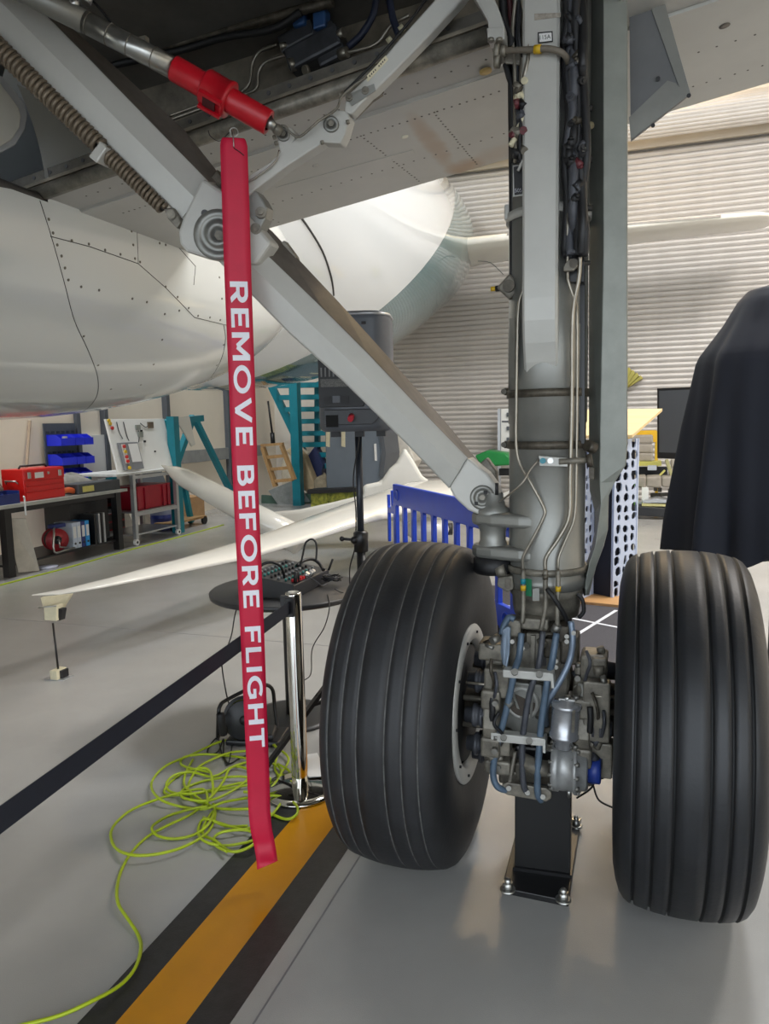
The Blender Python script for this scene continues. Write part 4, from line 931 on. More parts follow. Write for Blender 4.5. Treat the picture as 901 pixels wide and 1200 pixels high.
# =================================================================== STREAMER
T0 = B(272, 152, AO); DR = T0.y
def rb(px, py): return at(px, py, DR)
cl_px = [(273.5, 163), (274, 172), (276.5, 250), (279, 330), (283.5, 450), (287.5, 560), (292, 660), (296, 750), (300, 850), (303, 920), (304, 950), (306, 970), (309, 985), (313, 1004)]
hwp = [7.5, 14, 14.2, 14.2, 14, 13.8, 13.5, 13.3, 13.0, 12.8, 12.6, 12.4, 12.2, 12]
cl = catmull([rb(*p) for p in cl_px], 6); hws = []
for i in range(len(hwp) - 1):
    for j in range(6): hws.append(hwp[i] + (hwp[i + 1] - hwp[i]) * j / 6)
hws.append(hwp[-1])
wd = (RT * .97 + FW * .18); wd.z = 0; wd.normalize()
fz = wd.cross(Z).normalized(); fz = -fz if fz.dot(FW) > 0 else fz
k_px = DR / FOC * 1.06
def rpt(i, s, off=0.0):
    c = cl[i]; t = i / (len(cl) - 1)
    wave = .006 * sin(t * 7 + .6) + .004 * sin(t * 17) + (.05 * max(0, (t - .93) / .07) ** 2)
    slant = 0.0
    if i == len(cl) - 1: slant = .012 * s
    return c + wd * (s * hws[i] * k_px) + fz * (wave - .0012 * s * s + off) + Z * slant
str_ = thing('warning_streamer', 'long red fabric streamer with white lettering hanging from the red sleeve', 'streamer', T0)
rows = []
for i in range(len(cl)): rows.append([rpt(i, s) for s in (-1, -.5, 0, .5, 1)])
MB().grid(rows).build('ribbon', ribbon_m, str_, solid=.0016)
MB().lathe([(0, .006), (.004, .007), (.004, .012), (0, .013)], rb(274, 176) + fz * .0055, fz, 16, closed=True).build('eyelet', steel_m, str_)
th = [rb(274, 174) + fz * .012, rb(273, 160) + fz * .014, rb(271.5, 150), rb(270, 152) - fz * .012, rb(272, 165) - fz * .012]
MB().tube(th, .0018, 6, smooth=6, closed=True).build('wire_loop', steel_m, str_)
MB().tube([rb(274 + 5 * cos(t), 156 + 5.5 * sin(t)) + fz * .006 for t in [2 * pi * i / 14 for i in range(14)]], .0016, 6, closed=True).build('split_ring', steel_m, str_)
MB().tube([rb(274, 175) + fz * .012, rb(281, 180) + fz * .014, rb(286, 184) + fz * .012], .0014, 5, smooth=5).build('wire_end', rubber_m, str_)
MB().tube([rb(271, 152), rb(258, 165), rb(247, 160), rb(244, 153)], .0014, 5, smooth=6).build('wire_tail', rubber_m, str_)
# lettering follows the ribbon, reading downwards
acc = [0]
for i in range(1, len(cl)): acc.append(acc[-1] + (cl[i] - cl[i - 1]).length)
def arc_of(py):
    best = min(range(len(cl)), key=lambda i: abs(project_y(cl[i]) - py)); return acc[best]
def project_y(p):
    v = p - EYE; return 600 - FOC * v.dot(UP) / v.dot(FW)
def place(arc, s, off):
    i = 0
    while i < len(acc) - 2 and acc[i + 1] < arc: i += 1
    t = (arc - acc[i]) / (acc[i + 1] - acc[i]); return rpt(i, s, off).lerp(rpt(i + 1, s, off), t)
a0, a1 = arc_of(325), arc_of(880)
# heavy sans capitals drawn as strokes
def arc(cx, cy, rx, ry, t0, t1, n=10): return [(cx + rx * cos(radians(t0 + (t1 - t0) * i / n)), cy + ry * sin(radians(t0 + (t1 - t0) * i / n))) for i in range(n + 1)]
GL = {'R': (.78, [[(.1, 0), (.1, 1)], [(.1, .91), (.42, .91)] + arc(.42, .675, .235, .235, 90, -90)[1:] + [(.1, .44)], [(.40, .44), (.67, 0)]]),
      'E': (.68, [[(.1, 0), (.1, 1)], [(.1, .91), (.68, .91)], [(.1, .5), (.62, .5)], [(.1, .09), (.68, .09)]]),
      'M': (1.02, [[(.1, 0), (.1, 1)], [(.92, 0), (.92, 1)], [(.11, .97), (.51, .27)], [(.91, .97), (.51, .27)]]),
      'O': (1.02, [arc(.51, .5, .42, .41, 0, 360, 28)]),
      'V': (.90, [[(.08, 1), (.45, .02)], [(.82, 1), (.45, .02)]]),
      'B': (.78, [[(.1, 0), (.1, 1)], [(.1, .91), (.40, .91)] + arc(.40, .715, .195, .195, 90, -90)[1:] + [(.1, .52)], [(.40, .52)] + arc(.42, .305, .25, .215, 90, -90) + [(.1, .09)]]),
      'F': (.66, [[(.1, 0), (.1, 1)], [(.1, .91), (.66, .91)], [(.1, .47), (.60, .47)]]),
      'L': (.62, [[(.1, 0), (.1, 1)], [(.1, .09), (.62, .09)]]),
      'I': (.20, [[(.1, 0), (.1, 1)]]),
      'G': (.96, [arc(.51, .5, .42, .41, 48, 318, 22), [(.82, .0 + .12), (.82, .50)], [(.52, .48), (.90, .48)]]),
      'H': (.84, [[(.1, 0), (.1, 1)], [(.74, 0), (.74, 1)], [(.1, .5), (.74, .5)]]),
      'T': (.78, [[(.39, 0), (.39, 1)], [(0, .91), (.78, .91)]]), ' ': (.40, [])}
HS = .098
vs, fs = [], []
xc = 0.0; quads = []
for ch in 'REMOVE BEFORE FLIGHT':
    w_, strokes = GL[ch]
    for stq in strokes:
        nrm = []
        m_ = len(stq); cl_ = m_ > 3 and abs(stq[0][0] - stq[-1][0]) + abs(stq[0][1] - stq[-1][1]) < 1e-6
        for i in range(m_):
            if cl_: q0, q1 = stq[(i - 1) % (m_ - 1)], stq[(i + 1) % (m_ - 1)]
            else: q0, q1 = stq[max(i - 1, 0)], stq[min(i + 1, m_ - 1)]
            dx, dy = q1[0] - q0[0], q1[1] - q0[1]; l_ = sqrt(dx * dx + dy * dy); nrm.append((-dy / l_, dx / l_))
        for i in range(m_ - 1):
            n_ = 4 if m_ == 2 else 1
            for k in range(n_):
                pts = []
                for t in (k / n_, (k + 1) / n_):
                    x = stq[i][0] + (stq[i + 1][0] - stq[i][0]) * t; y = stq[i][1] + (stq[i + 1][1] - stq[i][1]) * t
                    nx = nrm[i][0] + (nrm[i + 1][0] - nrm[i][0]) * t; ny = nrm[i][1] + (nrm[i + 1][1] - nrm[i][1]) * t
                    pts.append(((x + nx * HS, y + ny * HS), (x - nx * HS, y - ny * HS)))
                quads.append([(xc + a_[0], min(max(a_[1], 0), 1)) for a_ in (pts[0][0], pts[0][1], pts[1][1], pts[1][0])])
    xc += w_ + .17
xc -= .17
b = MB()
for q in quads: b.add([place(a0 + x / xc * (a1 - a0), -.62 + y * 1.32, .0022) for x, y in q], [(0, 1, 2, 3)])
o = b.build('lettering', letter_m, str_, label='white REMOVE BEFORE FLIGHT lettering', fix=False)

# =================================================================== BARRIER POST AND BELT
PB = fl(352, 926)
post = thing('barrier_post', 'polished chrome barrier post on a round weighted base beside the worn tyre', 'barrier post', PB)
MB().lathe([(0, 0), (0, .16), (.008, .165), (.014, .163), (.022, .13), (.026, .05), (.026, 0)], PB, Z, 48).build('base', chrome_m, post)
MB().lathe([(.02, .036), (.89, .036), (.897, .034), (.90, .026), (.897, .020), (.894, 0)], PB, Z, 32).build('pole', chrome_m, post)
bz = .845; bdir = (fl(0, 931, bz) - fl(332, 703, bz)); bdir.z = 0; bdir.normalize()
bn = Z.cross(bdir)
hd_ = PB + Z * bz + bdir * .044
MB().box(hd_, (.030, .040, .085), (bdir, bn, Z)).build('belt_head', blackm_m, post, bevel=.004)
MB().box(PB + Z * (bz + .02) + bdir * .03 - bn * .03, (.02, .03, .05), (bdir, bn, Z)).build('head_clip', blackm_m, post)
e0 = hd_ + bdir * .01; ln = (fl(-60, 975, bz) - e0).length + 1.0
MB().prism([e0 - Z * .028, e0 + Z * .028, e0 + bdir * ln + Z * .026, e0 + bdir * ln - Z * .030], bn * .0025).build('belt', mat('belt_navy', (26, 32, 46), .6, 0, .08, 30, .05, 300), post, label='dark navy retractable belt')

# =================================================================== ROUND TABLE, MIXER
TC = fl(337, 689, .73); TC.z = 0
tb_ = thing('round_table', 'round black table with a column leg and disc base behind the barrier post', 'table', TC)
MB().lathe([(.70, 0), (.70, .405), (.705, .415), (.725, .418), (.73, .412), (.73, 0)], TC, Z, 72).build('table_top', mat('table_black', (44, 44, 46), .42, 0, .06, 20), tb_)
MB().lathe([(.02, .034), (.70, .034)], TC, Z, 24).lathe([(.66, .034), (.66, .10), (.70, .12)], TC, Z, 24).build('column', blackm_m, tb_)
MB().lathe([(0, 0), (0, .235), (.010, .24), (.018, .20), (.024, .05), (.024, 0)], TC, Z, 48).build('base', dark_m, tb_)
m1, m2, m3 = fl(307, 693, .73), fl(344, 703, .73), fl(386, 681, .73)
mc = (m1 + m3) / 2; ux = (m3 - m2); lx = ux.length; ux.normalize(); uy = Z.cross(ux).normalized(); ly = .30
mc = m2 + ux * lx / 2 + uy * ly / 2 - uy * 0
mix = thing('audio_mixer', 'black audio mixer with rows of small knobs on the round table', 'mixer', V((mc.x, mc.y, .731)))
sec = [(-ly / 2, .731), (-ly / 2, .80), (ly / 2 - .03, .845), (ly / 2, .83), (ly / 2, .731)]
MB().prism([mc - Z * mc.z + uy * y + Z * z - ux * lx / 2 for y, z in sec], ux * lx).build('body', dark_m, mix, bevel=.004)
MB().prism([mc - Z * mc.z + uy * y + Z * z - ux * (lx / 2 + .006) for y, z in [(-ly / 2 - .004, .728 + .003), (-ly / 2 - .004, .81), (ly / 2, .855), (ly / 2, .731)]], ux * .012).build('side_cheek', blackm_m, mix, bevel=.003)
def mtop(u, v_, h=0): 
    z = .80 + (.845 - .80) * v_ ; return mc - Z * mc.z + ux * (lx * (u - .5)) + uy * (ly * (v_ * .9 - .5)) + Z * (z + h)
kc = [mat('knob_teal', (60, 128, 124), .4), mat('knob_grey', (120, 124, 126), .4), rubber_m]
for i in range(9):
    for j in range(5):
        p = mtop(.12 + .09 * i, .25 + .15 * j); MB().cyl(p, p + Z * .014, .0075, .006, n=8).build('knob', kc[(j + (i > 6)) % 3], mix)
for i in range(4): 
    p = mtop(.16 + .06 * i, .10); MB().box(p + Z * .008, (.016, .03, .014), (ux, uy, Z)).build('button', mat('button_red', (190, 36, 44), .4), mix)
for u in (.40, .50, .56): p = mtop(u, .08); MB().cyl(p, p + Z * .03 - uy * .02, .012, n=10).build('plug', alu_m, mix)
for u in (.14, .2): p = mtop(u, .06); MB().cyl(p, p + Z * .06, .010, n=10).build('plug', rubber_m, mix)
MB().tube([at(352, 664, 3.85), at(357, 640, 3.9), at(360, 634, 3.9), at(366, 632, 3.9), at(370, 636, 3.9), at(371, 645, 3.9), at(370, 658, 3.9)], .0055, 8, smooth=6).build('looped_lead', cable_m, mix)
MB().tube([at(348, 663, 3.85), at(356, 657, 3.9), at(366, 655, 3.95), at(374, 660, 3.95), at(379, 668, 3.9)], .010, 8, smooth=6).build('thick_lead', cable_m, mix)
MB().tube([at(300, 672, 3.6), at(307, 662, 3.6), at(318, 659, 3.6), at(328, 663, 3.62), at(332, 671, 3.64), at(333, 677, 3.66)], .007, 8, smooth=6).build('thick_lead', cable_m, mix)
MB().tube([at(360, 675, 3.64), at(370, 681, 3.7), at(377, 686, 3.75), at(384, 684, 3.8)], .0025, 6, smooth=6).build('thin_lead', hosed_m, mix)
MB().cyl(at(385, 668, 3.85), at(390, 655, 3.85), .006, n=8).build('antenna', cable_m, mix)
rng = random.Random(5)
pil = fl(389, 686, .733)
b = MB()
for k in range(9):
    pts = []; r0 = rng.uniform(.03, .055); tl = rng.uniform(-.7, .7); az = rng.uniform(0, 6)
    for i in range(14):
        t = 2 * pi * i / 14 + az; pts.append(pil + V((r0 * 1.1 * cos(t), r0 * .8 * sin(t), .012 + .03 + r0 * sin(t + az) * abs(tl) * .7 + rng.uniform(-.004, .004))))
    b.tube(pts, .0032, 5, closed=True)
b.build('cable_bundle', cable_m, label='small tangle of black cable on the round table edge', cat='cable bundle')
wire = MB().tube([at(392, 690, 3.8) , fl(400, 694, .734), fl(409, 692, .734), at(410, 665, 3.62), at(416, 640, 3.56), at(417, 600, 3.52), at(414, 560, 3.5), at(420, 520, 3.46), at(420.5, 500, 3.44)], .0032, 6, smooth=8)
wire.build('speaker_lead', cable_m, label='thin black lead running up beside the loudspeaker pole', cat='cable')
MB().tube([fl(384, 697, .735), at(386, 712, 3.55), at(380, 735, 3.55), at(366, 760, 3.6), at(364, 790, 3.7), at(352, 805, 3.8), fl(344, 862)], .0028, 6, smooth=8).build('power_lead', cable_m, label='thin black wire hanging from the round table beside the tyre', cat='cable')
MB().tube([at(281, 700, 3.75), at(275, 722, 3.75), at(271, 745, 3.75), at(262, 770, 3.7), at(260, 780, 3.7), at(265, 812, 3.72), at(272, 838, 3.75), fl(276, 862, .01)], .0035, 6, smooth=8).build('power_lead', cable_m, label='black cable hanging from the left rim of the round table', cat='cable')

# =================================================================== LOUDSPEAKER ON ITS STAND
SD = 3.52; sp = at(421, 560, SD); sp.z = 0
stn = thing('speaker_stand', 'black tripod stand carrying the loudspeaker behind the worn tyre', 'speaker stand', sp)
MB().cyl(sp + Z * .95, sp + Z * 1.60, .0165, n=20).build('inner_pole', mat('pole_dark', (42, 46, 54), .35, .3), stn)
MB().cyl(sp + Z * .30, sp + Z * 1.02, .022, n=20).build('outer_pole', blackm_m, stn)
MB().lathe([(1.0, .022), (1.0, .034), (1.09, .036), (1.10, .026), (1.10, .017)], sp, Z, 20).build('collar', blackm_m, stn)
kx = sp + Z * 1.055 - RT * .03
MB().cyl(kx, kx - RT * .055 + Z * .006, .007, n=8).ball(kx - RT * .06 + Z * .006, .013, 8).build('knob', blackm_m, stn)
MB().ball(kx + FW * -.02, .02, 8).build('clamp', blackm_m, stn)
MB().lathe([(.52, .022), (.52, .04), (.58, .04), (.58, .022)], sp, Z, 16).build('leg_hub', blackm_m, stn)
for t in (205, 325, 85):
    d = V((cos(radians(t)), sin(radians(t)), 0)); MB().bar(sp + d * .03 + Z * .55, sp + d * .52 + Z * .015, .03, .018).build('leg', blackm_m, stn)
    MB().bar(sp + d * .02 + Z * .32, sp + d * .28 + Z * .28, .02, .012).build('brace', blackm_m, stn)
    MB().ball(sp + d * .52 + Z * .018, (.022, .022, .018), 8).build('rubber_foot', rubber_m, stn)
sb = sp + Z * 1.575; fwd = V((-.10, -1, 0)).normalized(); rgt = V((1, -.10, 0)).normalized()
spk = thing('loudspeaker', 'large grey loudspeaker on a pole seen from its back panel', 'speaker', sb)
def rrect(w_, d_, r, n=5, front_r=None):
    pts = []
    for cx, cy, t0, rr in ((w_ / 2, d_ / 2, 0, r), (-w_ / 2, d_ / 2, 90, r), (-w_ / 2, -d_ / 2, 180, front_r or r), (w_ / 2, -d_ / 2, 270, front_r or r)):
        for i in range(n + 1):
            t = radians(t0 + 90 * i / n); pts.append((cx - rr * (1 if cx > 0 else -1) + rr * cos(t), cy - rr * (1 if cy > 0 else -1) + rr * sin(t)))
    return pts
rows = []
for z, k in ((.0, .90), (.012, .98), (.03, 1.0), (.49, 1.0), (.515, .985), (.53, .93)):
    rows.append([sb + rgt * (x * k) - fwd * (y * k) + Z * z for x, y in rrect(.335, .34, .10)])
SPW, SPH = .335, .53
b = MB().grid(rows, closed=True); b.add(rows[-1], [list(range(len(rows[-1])))]); b.add(rows[0], [list(range(len(rows[0])))[::-1]])
cab = b.build('cabinet', mat('speaker_grey', (84, 88, 95), .42, 0, .05, 30), spk)
MB().tube([p + Z * .002 for p in rows[-2]], .006, 6, closed=True).build('top_trim', alu_m, spk)
def sback(x, z, off=0): return sb + rgt * x + fwd * (.171 + off) + Z * z
MB().prism([sback(-.15, .11), sback(.05, .11), sback(.06, .13), sback(.06, .40), sback(-.15, .40)], fwd * .006).build('recess_panel', mat('panel_black', (30, 31, 33), .5), spk, bevel=.003)
MB().prism([sback(-.13, .03), sback(.09, .03), sback(.12, .06), sback(.12, .10), sback(-.13, .10)], fwd * .008).build('handle_panel', mat('panel_grey', (56, 58, 62), .45), spk, bevel=.006)
MB().prism([sback(-.12, .022, .006), sback(-.065, .022, .006), sback(-.065, .075, .006), sback(-.12, .075, .006)], fwd * .006).build('handle_hole', mat('hole', (6, 6, 7), .8), spk)
MB().prism([sback(-.14, .20, .006), sback(-.02, .20, .006), sback(-.02, .235, .006), sback(-.14, .235, .006)], fwd * .002).build('print_panel', mat('print_grey', (96, 96, 92), .5, 0, .5, 160), spk)
for i in range(6): MB().box(sback(-.135 + .018 * i, .265, .008), (.006, .004, .04), (rgt, fwd, Z)).build('slider', mat('slider', (120, 120, 120), .5), spk)
for x in (-.11, -.03): MB().box(sback(x, .14, .008), (.032, .006, .035), (rgt, fwd, Z)).build('socket', rubber_m, spk)
MB().box(sback(-.07, .145, .009), (.034, .006, .03), (rgt, fwd, Z)).build('socket_plate', grey_pl, spk)
MB().cyl(sback(-.004, .07, .006), sback(-.004, .055, .05), .013, n=12).build('cable_plug', mat('plug_red', (196, 44, 60), .45), spk, label='red cable plug')
MB().box(sback(.06, .475, .004), (.02, .006, .012), (rgt, fwd, Z)).build('badge_hole', rubber_m, spk)
for x in (-.09, .02, .12): MB().box(sb + rgt * x + fwd * .10 - Z * .012, (.04, .04, .024), (rgt, fwd, Z)).build('foot', rubber_m, spk)

# =================================================================== CABLE REEL, PAPER, COILED CORD
RC = fl(287, 868); rl = thing('extension_reel', 'dark extension cord reel with a tubular handle on the floor behind the streamer', 'cable reel', RC)
rc = RC + Z * .125; rdir = V((.25, -1, .12)).normalized()
for s, m2 in ((.045, dark_m), (-.045, dark_m)): MB().lathe([(s - .004, 0), (s - .004, .098), (s + .004, .102), (s + .008, .098), (s + .008, 0)], rc, rdir, 32).build('flange', m2, rl)
MB().lathe([(-.04, .03), (-.04, .085), (.04, .085), (.04, .03)], rc, rdir, 32).build('wound_cord', lime_m, rl)
for t in (150, 175, 200, 225):
    u_, v_ = frame(rdir); c = rc + rdir * .054 + u_ * (.062 * cos(radians(t + 20))) + v_ * (.062 * sin(radians(t + 20)))
    MB().box(c, (.026, .03, .004), (u_, v_, rdir)).build('reel_cutout', mat('lime_dark', (150, 170, 30), .5), rl, bevel=.004)
MB().lathe([(.05, 0), (.05, .026), (.062, .024), (.064, 0)], rc, rdir, 20).build('hub', rubber_m, rl)
hp = [fl(255, 866), at(256, 838, RC.y - .12), at(258, 827, RC.y - .12), at(266, 820, RC.y - .08), at(300, 804, RC.y + .03), at(318, 806, RC.y + .1), at(322, 830, RC.y + .12), fl(326, 862)]
MB().tube(hp, .010, 8, smooth=5).build('handle', blackm_m, rl)
MB().prism([RC + V((x, y, .0)) for x, y in ((-.09, -.06), (.19, -.10), (.22, .10), (-.06, .12))], Z * .03).build('base', dark_m, rl, bevel=.01)
MB().prism([RC + V((x, y, .03)) for x, y in ((-.04, -.05), (.16, -.08), (.16, .06), (-.04, .08))], Z * .03).build('socket_block', dark_m, rl, bevel=.01)
MB().tube([at(258, 836, RC.y - .14), at(260, 848, RC.y - .14), at(262, 860, RC.y - .12)], .020, 8, smooth=4).build('strap_bundle', rubber_m, rl)
b = MB().tube([fl(258, 862, .02), fl(250, 868, .01), fl(243, 880, .006), fl(247, 884, .006), fl(256, 880, .006), fl(262, 866, .03), fl(262, 885, .006), fl(268, 895, .006), fl(280, 889, .006), fl(291, 884, .006), fl(300, 878, .006)], .004, 6, smooth=6)
b.tube([fl(256, 866, .02), fl(260, 884, .006), fl(266, 896, .005), fl(269, 890, .02), fl(272, 872, .02)], .0035, 6, smooth=6)
b.build('reel_lead', cable_m, rl)
MB().tube([fl(335, 872), at(352, 845, 3.5) , at(362, 826, 3.5), at(372, 812, 3.4)], .003, 6, smooth=5).build('power_lead', cable_m, label='short black lead looping behind the chrome pole', cat='cable')
pp = [fl(352, 893), fl(372, 890), fl(384, 917), fl(362, 919)]
MB().prism([p + Z * .030 for p in pp], Z * .004).build('paper_sheet', paper_m, label='white paper sheet lying behind the chrome post base', cat='paper')
spp = [[(368, 900), (371, 896), (374, 898), (372, 906), (369, 909)], [(365, 905), (368, 912), (372, 912)]]
coil_ = thing('floor_cable', 'lime green extension cord lying in a tangled coil on the floor', 'cord', fl(250, 940))
tail = [(20, 1203), (70, 1190), (110, 1172), (140, 1155), (158, 1135), (165, 1112), (162, 1096), (150, 1077), (139, 1060), (137, 1042), (142, 1020), (155, 998), (172, 981), (195, 968), (222, 955), (240, 942), (249, 930), (248, 910), (244, 902), (236, 900), (222, 903), (206, 911), (195, 922), (193, 929), (205, 932), (230, 930), (255, 926), (290, 920), (300, 916)]
loops = [
 [(243, 942), (238, 925), (200, 932), (160, 946), (140, 960), (130, 975), (134, 992), (150, 1001), (175, 1002), (205, 996), (230, 985), (246, 972), (252, 955), (250, 942)],
 [(298, 867), (262, 868), (225, 884), (195, 897), (180, 912), (178, 925), (190, 938), (215, 946), (240, 948), (262, 940), (290, 935)],
 [(243, 945), (225, 948), (200, 955), (182, 965), (178, 972), (186, 980), (205, 983), (228, 978), (244, 966), (252, 950)],
 [(246, 905), (222, 900), (212, 895), (216, 887), (240, 884), (270, 886), (296, 890), (320, 895), (330, 905), (322, 918), (310, 928), (285, 928)],
 [(300, 905), (275, 898), (250, 910), (225, 905), (205, 908), (195, 918), (200, 928), (225, 930), (250, 925), (280, 918), (318, 912)],
 [(290, 968), (265, 968), (245, 960), (236, 962), (232, 975), (240, 986), (262, 991), (285, 988), (296, 985)],
 [(250, 950), (240, 965), (238, 978), (252, 985), (268, 997), (282, 997), (296, 990), (300, 982), (290, 973), (265, 974), (252, 980), (252, 990), (266, 998)],
 [(296, 948), (315, 953), (335, 960), (347, 955), (348, 945), (338, 937), (320, 932), (295, 938)],
 [(318, 868), (325, 880), (322, 900), (330, 912), (345, 918), (335, 925), (318, 930), (300, 936)],
 [(320, 873), (338, 888), (330, 905), (318, 915), (280, 910), (240, 915), (215, 925), (215, 935), (245, 938), (275, 925), (300, 905)],
 [(325, 895), (340, 905), (338, 922), (325, 935), (310, 932)],
 [(226, 890), (218, 905), (216, 920), (228, 932), (248, 945), (262, 948), (290, 948), (300, 946)],
 [(300, 880), (270, 882), (240, 894), (228, 905), (220, 925), (232, 940), (246, 935), (262, 915), (270, 900), (290, 893)],
 [(238, 958), (262, 966), (285, 972), (300, 966), (318, 955), (330, 940)],
]
rng = random.Random(11)
def cord(pts, r, base=.006):
    out = []
    for i, (x, y) in enumerate(pts): out.append(fl(x, y, base + rng.uniform(0, .022)))
    return MB().tube(out, r, 6, smooth=5)
o = cord(tail, 0.0058, 0.0058).build('cord_run', lime_m, coil_)
for lp_ in loops: cord(lp_, 0.0058).build('cord_loop', lime_m, coil_)

# =================================================================== BLUE BARRIER
b0, b1 = at(463, 600, 7.3), at(606, 600, 5.0); b0.z = b1.z = 0
bd = (b1 - b0); bl_ = bd.length; bd.normalize(); bnn = Z.cross(bd)
bar = thing('crowd_barrier', 'blue plastic pedestrian barrier behind the worn tyre', 'barrier', b0)
def bpt(t, z): return b0 + bd * t + Z * z
def bpan(name, poly, th=.045, **k): return MB().prism([bpt(t, z) - bnn * th / 2 for t, z in poly], bnn * th).build(name, blue_pl, bar, bevel=.006, **k)
bpan('top_panel', [(0, .80), (bl_, .80), (bl_, 1.0), (0, 1.0)])
bpan('bottom_panel', [(0, .12), (bl_, .12), (bl_, .30), (0, .30)])
nb = 10
for i in range(nb + 1):
    t = .03 + (bl_ - .06) * i / nb; wdt = .075 if i in (0, nb) else .05
    bpan('slat', [(t - wdt / 2, .29), (t + wdt / 2, .29), (t + wdt / 2, .78), (t + wdt / 2 + .02, .81), (t - wdt / 2 - .02, .81), (t - wdt / 2, .78)], .04)
bpan('hook', [(-.09, .72), (-.02, .72), (.02, .74), (.02, .80), (-.05, .78), (-.055, .93), (-.09, .93)], .03)
bpan('hook', [(-.20, .40), (-.17, .40), (-.16, .70), (-.02, .70), (-.02, .74), (-.17, .76), (-.17, .88), (-.20, .88)], .03)
for t in (.12, bl_ - .12):
    for z in (.90, .21): MB().lathe([(0, .055), (.008, .055), (.008, .045), (.002, .042), (.002, 0)], bpt(t, z) - bnn * .022, -bnn, 20).build('reflector_disc', blue_pl, bar)
for t in (.25, bl_ - .25): MB().bar(bpt(t, .03) - bnn * .25, bpt(t, .03) + bnn * .25, .06, .06).bar(bpt(t, .03), bpt(t, .14), .05, .05, up=bnn).build('foot', blackm_m, bar)

# =================================================================== BLACK CLOTH OVER A STAND
CD = 3.75; cc = at(912, 600, CD); cc.z = 0
dr = thing('draped_cloth', 'black cloth draped over a tall stand behind the outboard tyre', 'cloth', cc)
prof = [(330, 0), (334, 12), (340, 36), (352, 48), (380, 66), (415, 93), (424, 97), (445, 101), (500, 111), (560, 119), (610, 125), (648, 129)]
rows = []
pp_ = []
for i in range(len(prof) - 1):
    for j in range(4):
        t = j / 4; pp_.append((prof[i][0] + (prof[i + 1][0] - prof[i][0]) * t, prof[i][1] + (prof[i + 1][1] - prof[i][1]) * t))
pp_.append(prof[-1])
NT = 140
for y, rp in pp_:
    c = at(912, y, CD); r = rp * CD / FOC * .90; row = []
    for i in range(NT):
        t = 2 * pi * i / NT; am = max(0, min(1, (y - 350) / 260)) 
        f = 1 + am * (0.11 * sin(9 * t + .5 + (y - 340) * .002) + .05 * sin(16 * t + 1.2) + .03 * sin(5 * t))
        sq = (abs(cos(t)) ** 5 + abs(sin(t)) ** 5) ** (-1 / 5); sq = 1 + (sq - 1) * .45
        hem = 0
        if y >= 640: hem = .05 * sin(3 * t + 1) + .03 * sin(9 * t)
        row.append(V((c.x + r * f * sq * cos(t) / (1.04), c.y + r * f * sq * sin(t) * .8, c.z + hem)))
    rows.append(row)
MB().grid(rows, closed=True).build('drape', cloth_m, dr, solid=.004)
MB().cyl(cc, cc + Z * 1.9, .022, n=16).build('stand_pole', blackm_m, dr)
MB().lathe([(0, 0), (0, .22), (.02, .2), (.03, .03), (.03, 0)], cc, Z, 24).build('stand_base', blackm_m, dr)
# =================================================================== GLIDER ON THE FLOOR
gl = thing('glider', 'white sailplane resting low on the floor behind the round table', 'glider', at(400, 620, 8).xy.to_3d())
gst = [((37, 698, 4.58), (40, 696.5, 4.62), .004), ((70, 697, 4.66), (80, 690, 4.75), .02), ((120, 689, 4.85), (135, 676, 5.1), .035), ((200, 673.5, 5.35), (215, 654, 5.9), .055), ((290, 655, 6.0), (300, 629, 6.8), .075), ((370, 632, 6.7), (372, 602, 7.7), .09), ((430, 613, 7.3), (425, 583, 8.4), .10), ((480, 601, 7.9), (480, 565, 9.1), .12), ((530, 592, 8.5), (530, 560, 9.7), .12)]
rows = []
for lo, up, th in gst:
    p, q = at(*lo), at(*up); sec = []
    for t, y in ((0, 0), (.06, .35), (.2, .7), (.4, .9), (.65, .7), (.85, .35), (1, .0), (.85, -.1), (.5, -.3), (.15, -.25)): sec.append(p + (q - p) * t + Z * (th * y))
    rows.append(sec)
MB().grid(rows, closed=True).add(rows[0], [list(range(10))]).build('wing', gwhite, gl)
MB().prism([at(47, 700, 4.7), at(83, 696, 4.85), at(72, 714, 4.8), at(50, 712, 4.72)], A * .03).build('tip_skid', label_m, gl, bevel=.004)
p, q = at(189, 545, 9.0), at(352, 634, 8.4)
MB().lathe([(0, .004), (.08, .03), (.22, .085), (.36, .115), (.9, .135), (1.5, .15), ((q - p).length, .17), ((q - p).length, 0)], p, (q - p), 28).build('tail_boom', gwhite, gl)
poly = [(300, 612), (316, 600), (350, 597), (391, 588), (424, 580), (425, 568), (446, 564), (456, 549), (464, 542), (474, 523), (484, 538), (495, 557), (507, 566), (545, 574), (560, 590), (548, 612), (480, 612), (420, 606), (350, 624), (312, 626)]
MB().prism([at(x, y, 9.3) for x, y in poly], FW * .30).build('fuselage', gwhite, gl, bevel=.05, seg=3)
pc0 = at(500, 620, 8.6)
MB().ball(pc0, (.27, .22, .14), 20, (RT, FW, UP)).build('wheel_pod', gwhite, gl)
MB().prism([at(490, 610, 8.6), at(508, 610, 8.6), at(499, 596, 8.6)], FW * .03).build('pod_fin', gwhite, gl)
MB().lathe([(-.04, 0), (-.04, .07), (.04, .07), (.04, 0)], at(526, 620, 8.6), RT, 14).build('wheel', rubber_m, gl)
ws = fl(69, 795); wst = thing('wing_prop', 'thin rod prop with pale block ends holding up the glider wingtip', 'prop stand', ws)
MB().prism([ws + V((x, y, 0)) for x, y in ((-.08, -.03), (.05, -.05), (.08, .04), (-.05, .06))], Z * .006).build('foot_plate', alu_m, wst)
MB().box(ws + Z * .035, (.09, .055, .06)).build('foot_block', label_m, wst, bevel=.003)
wt_ = at(62, 730, 4.72)
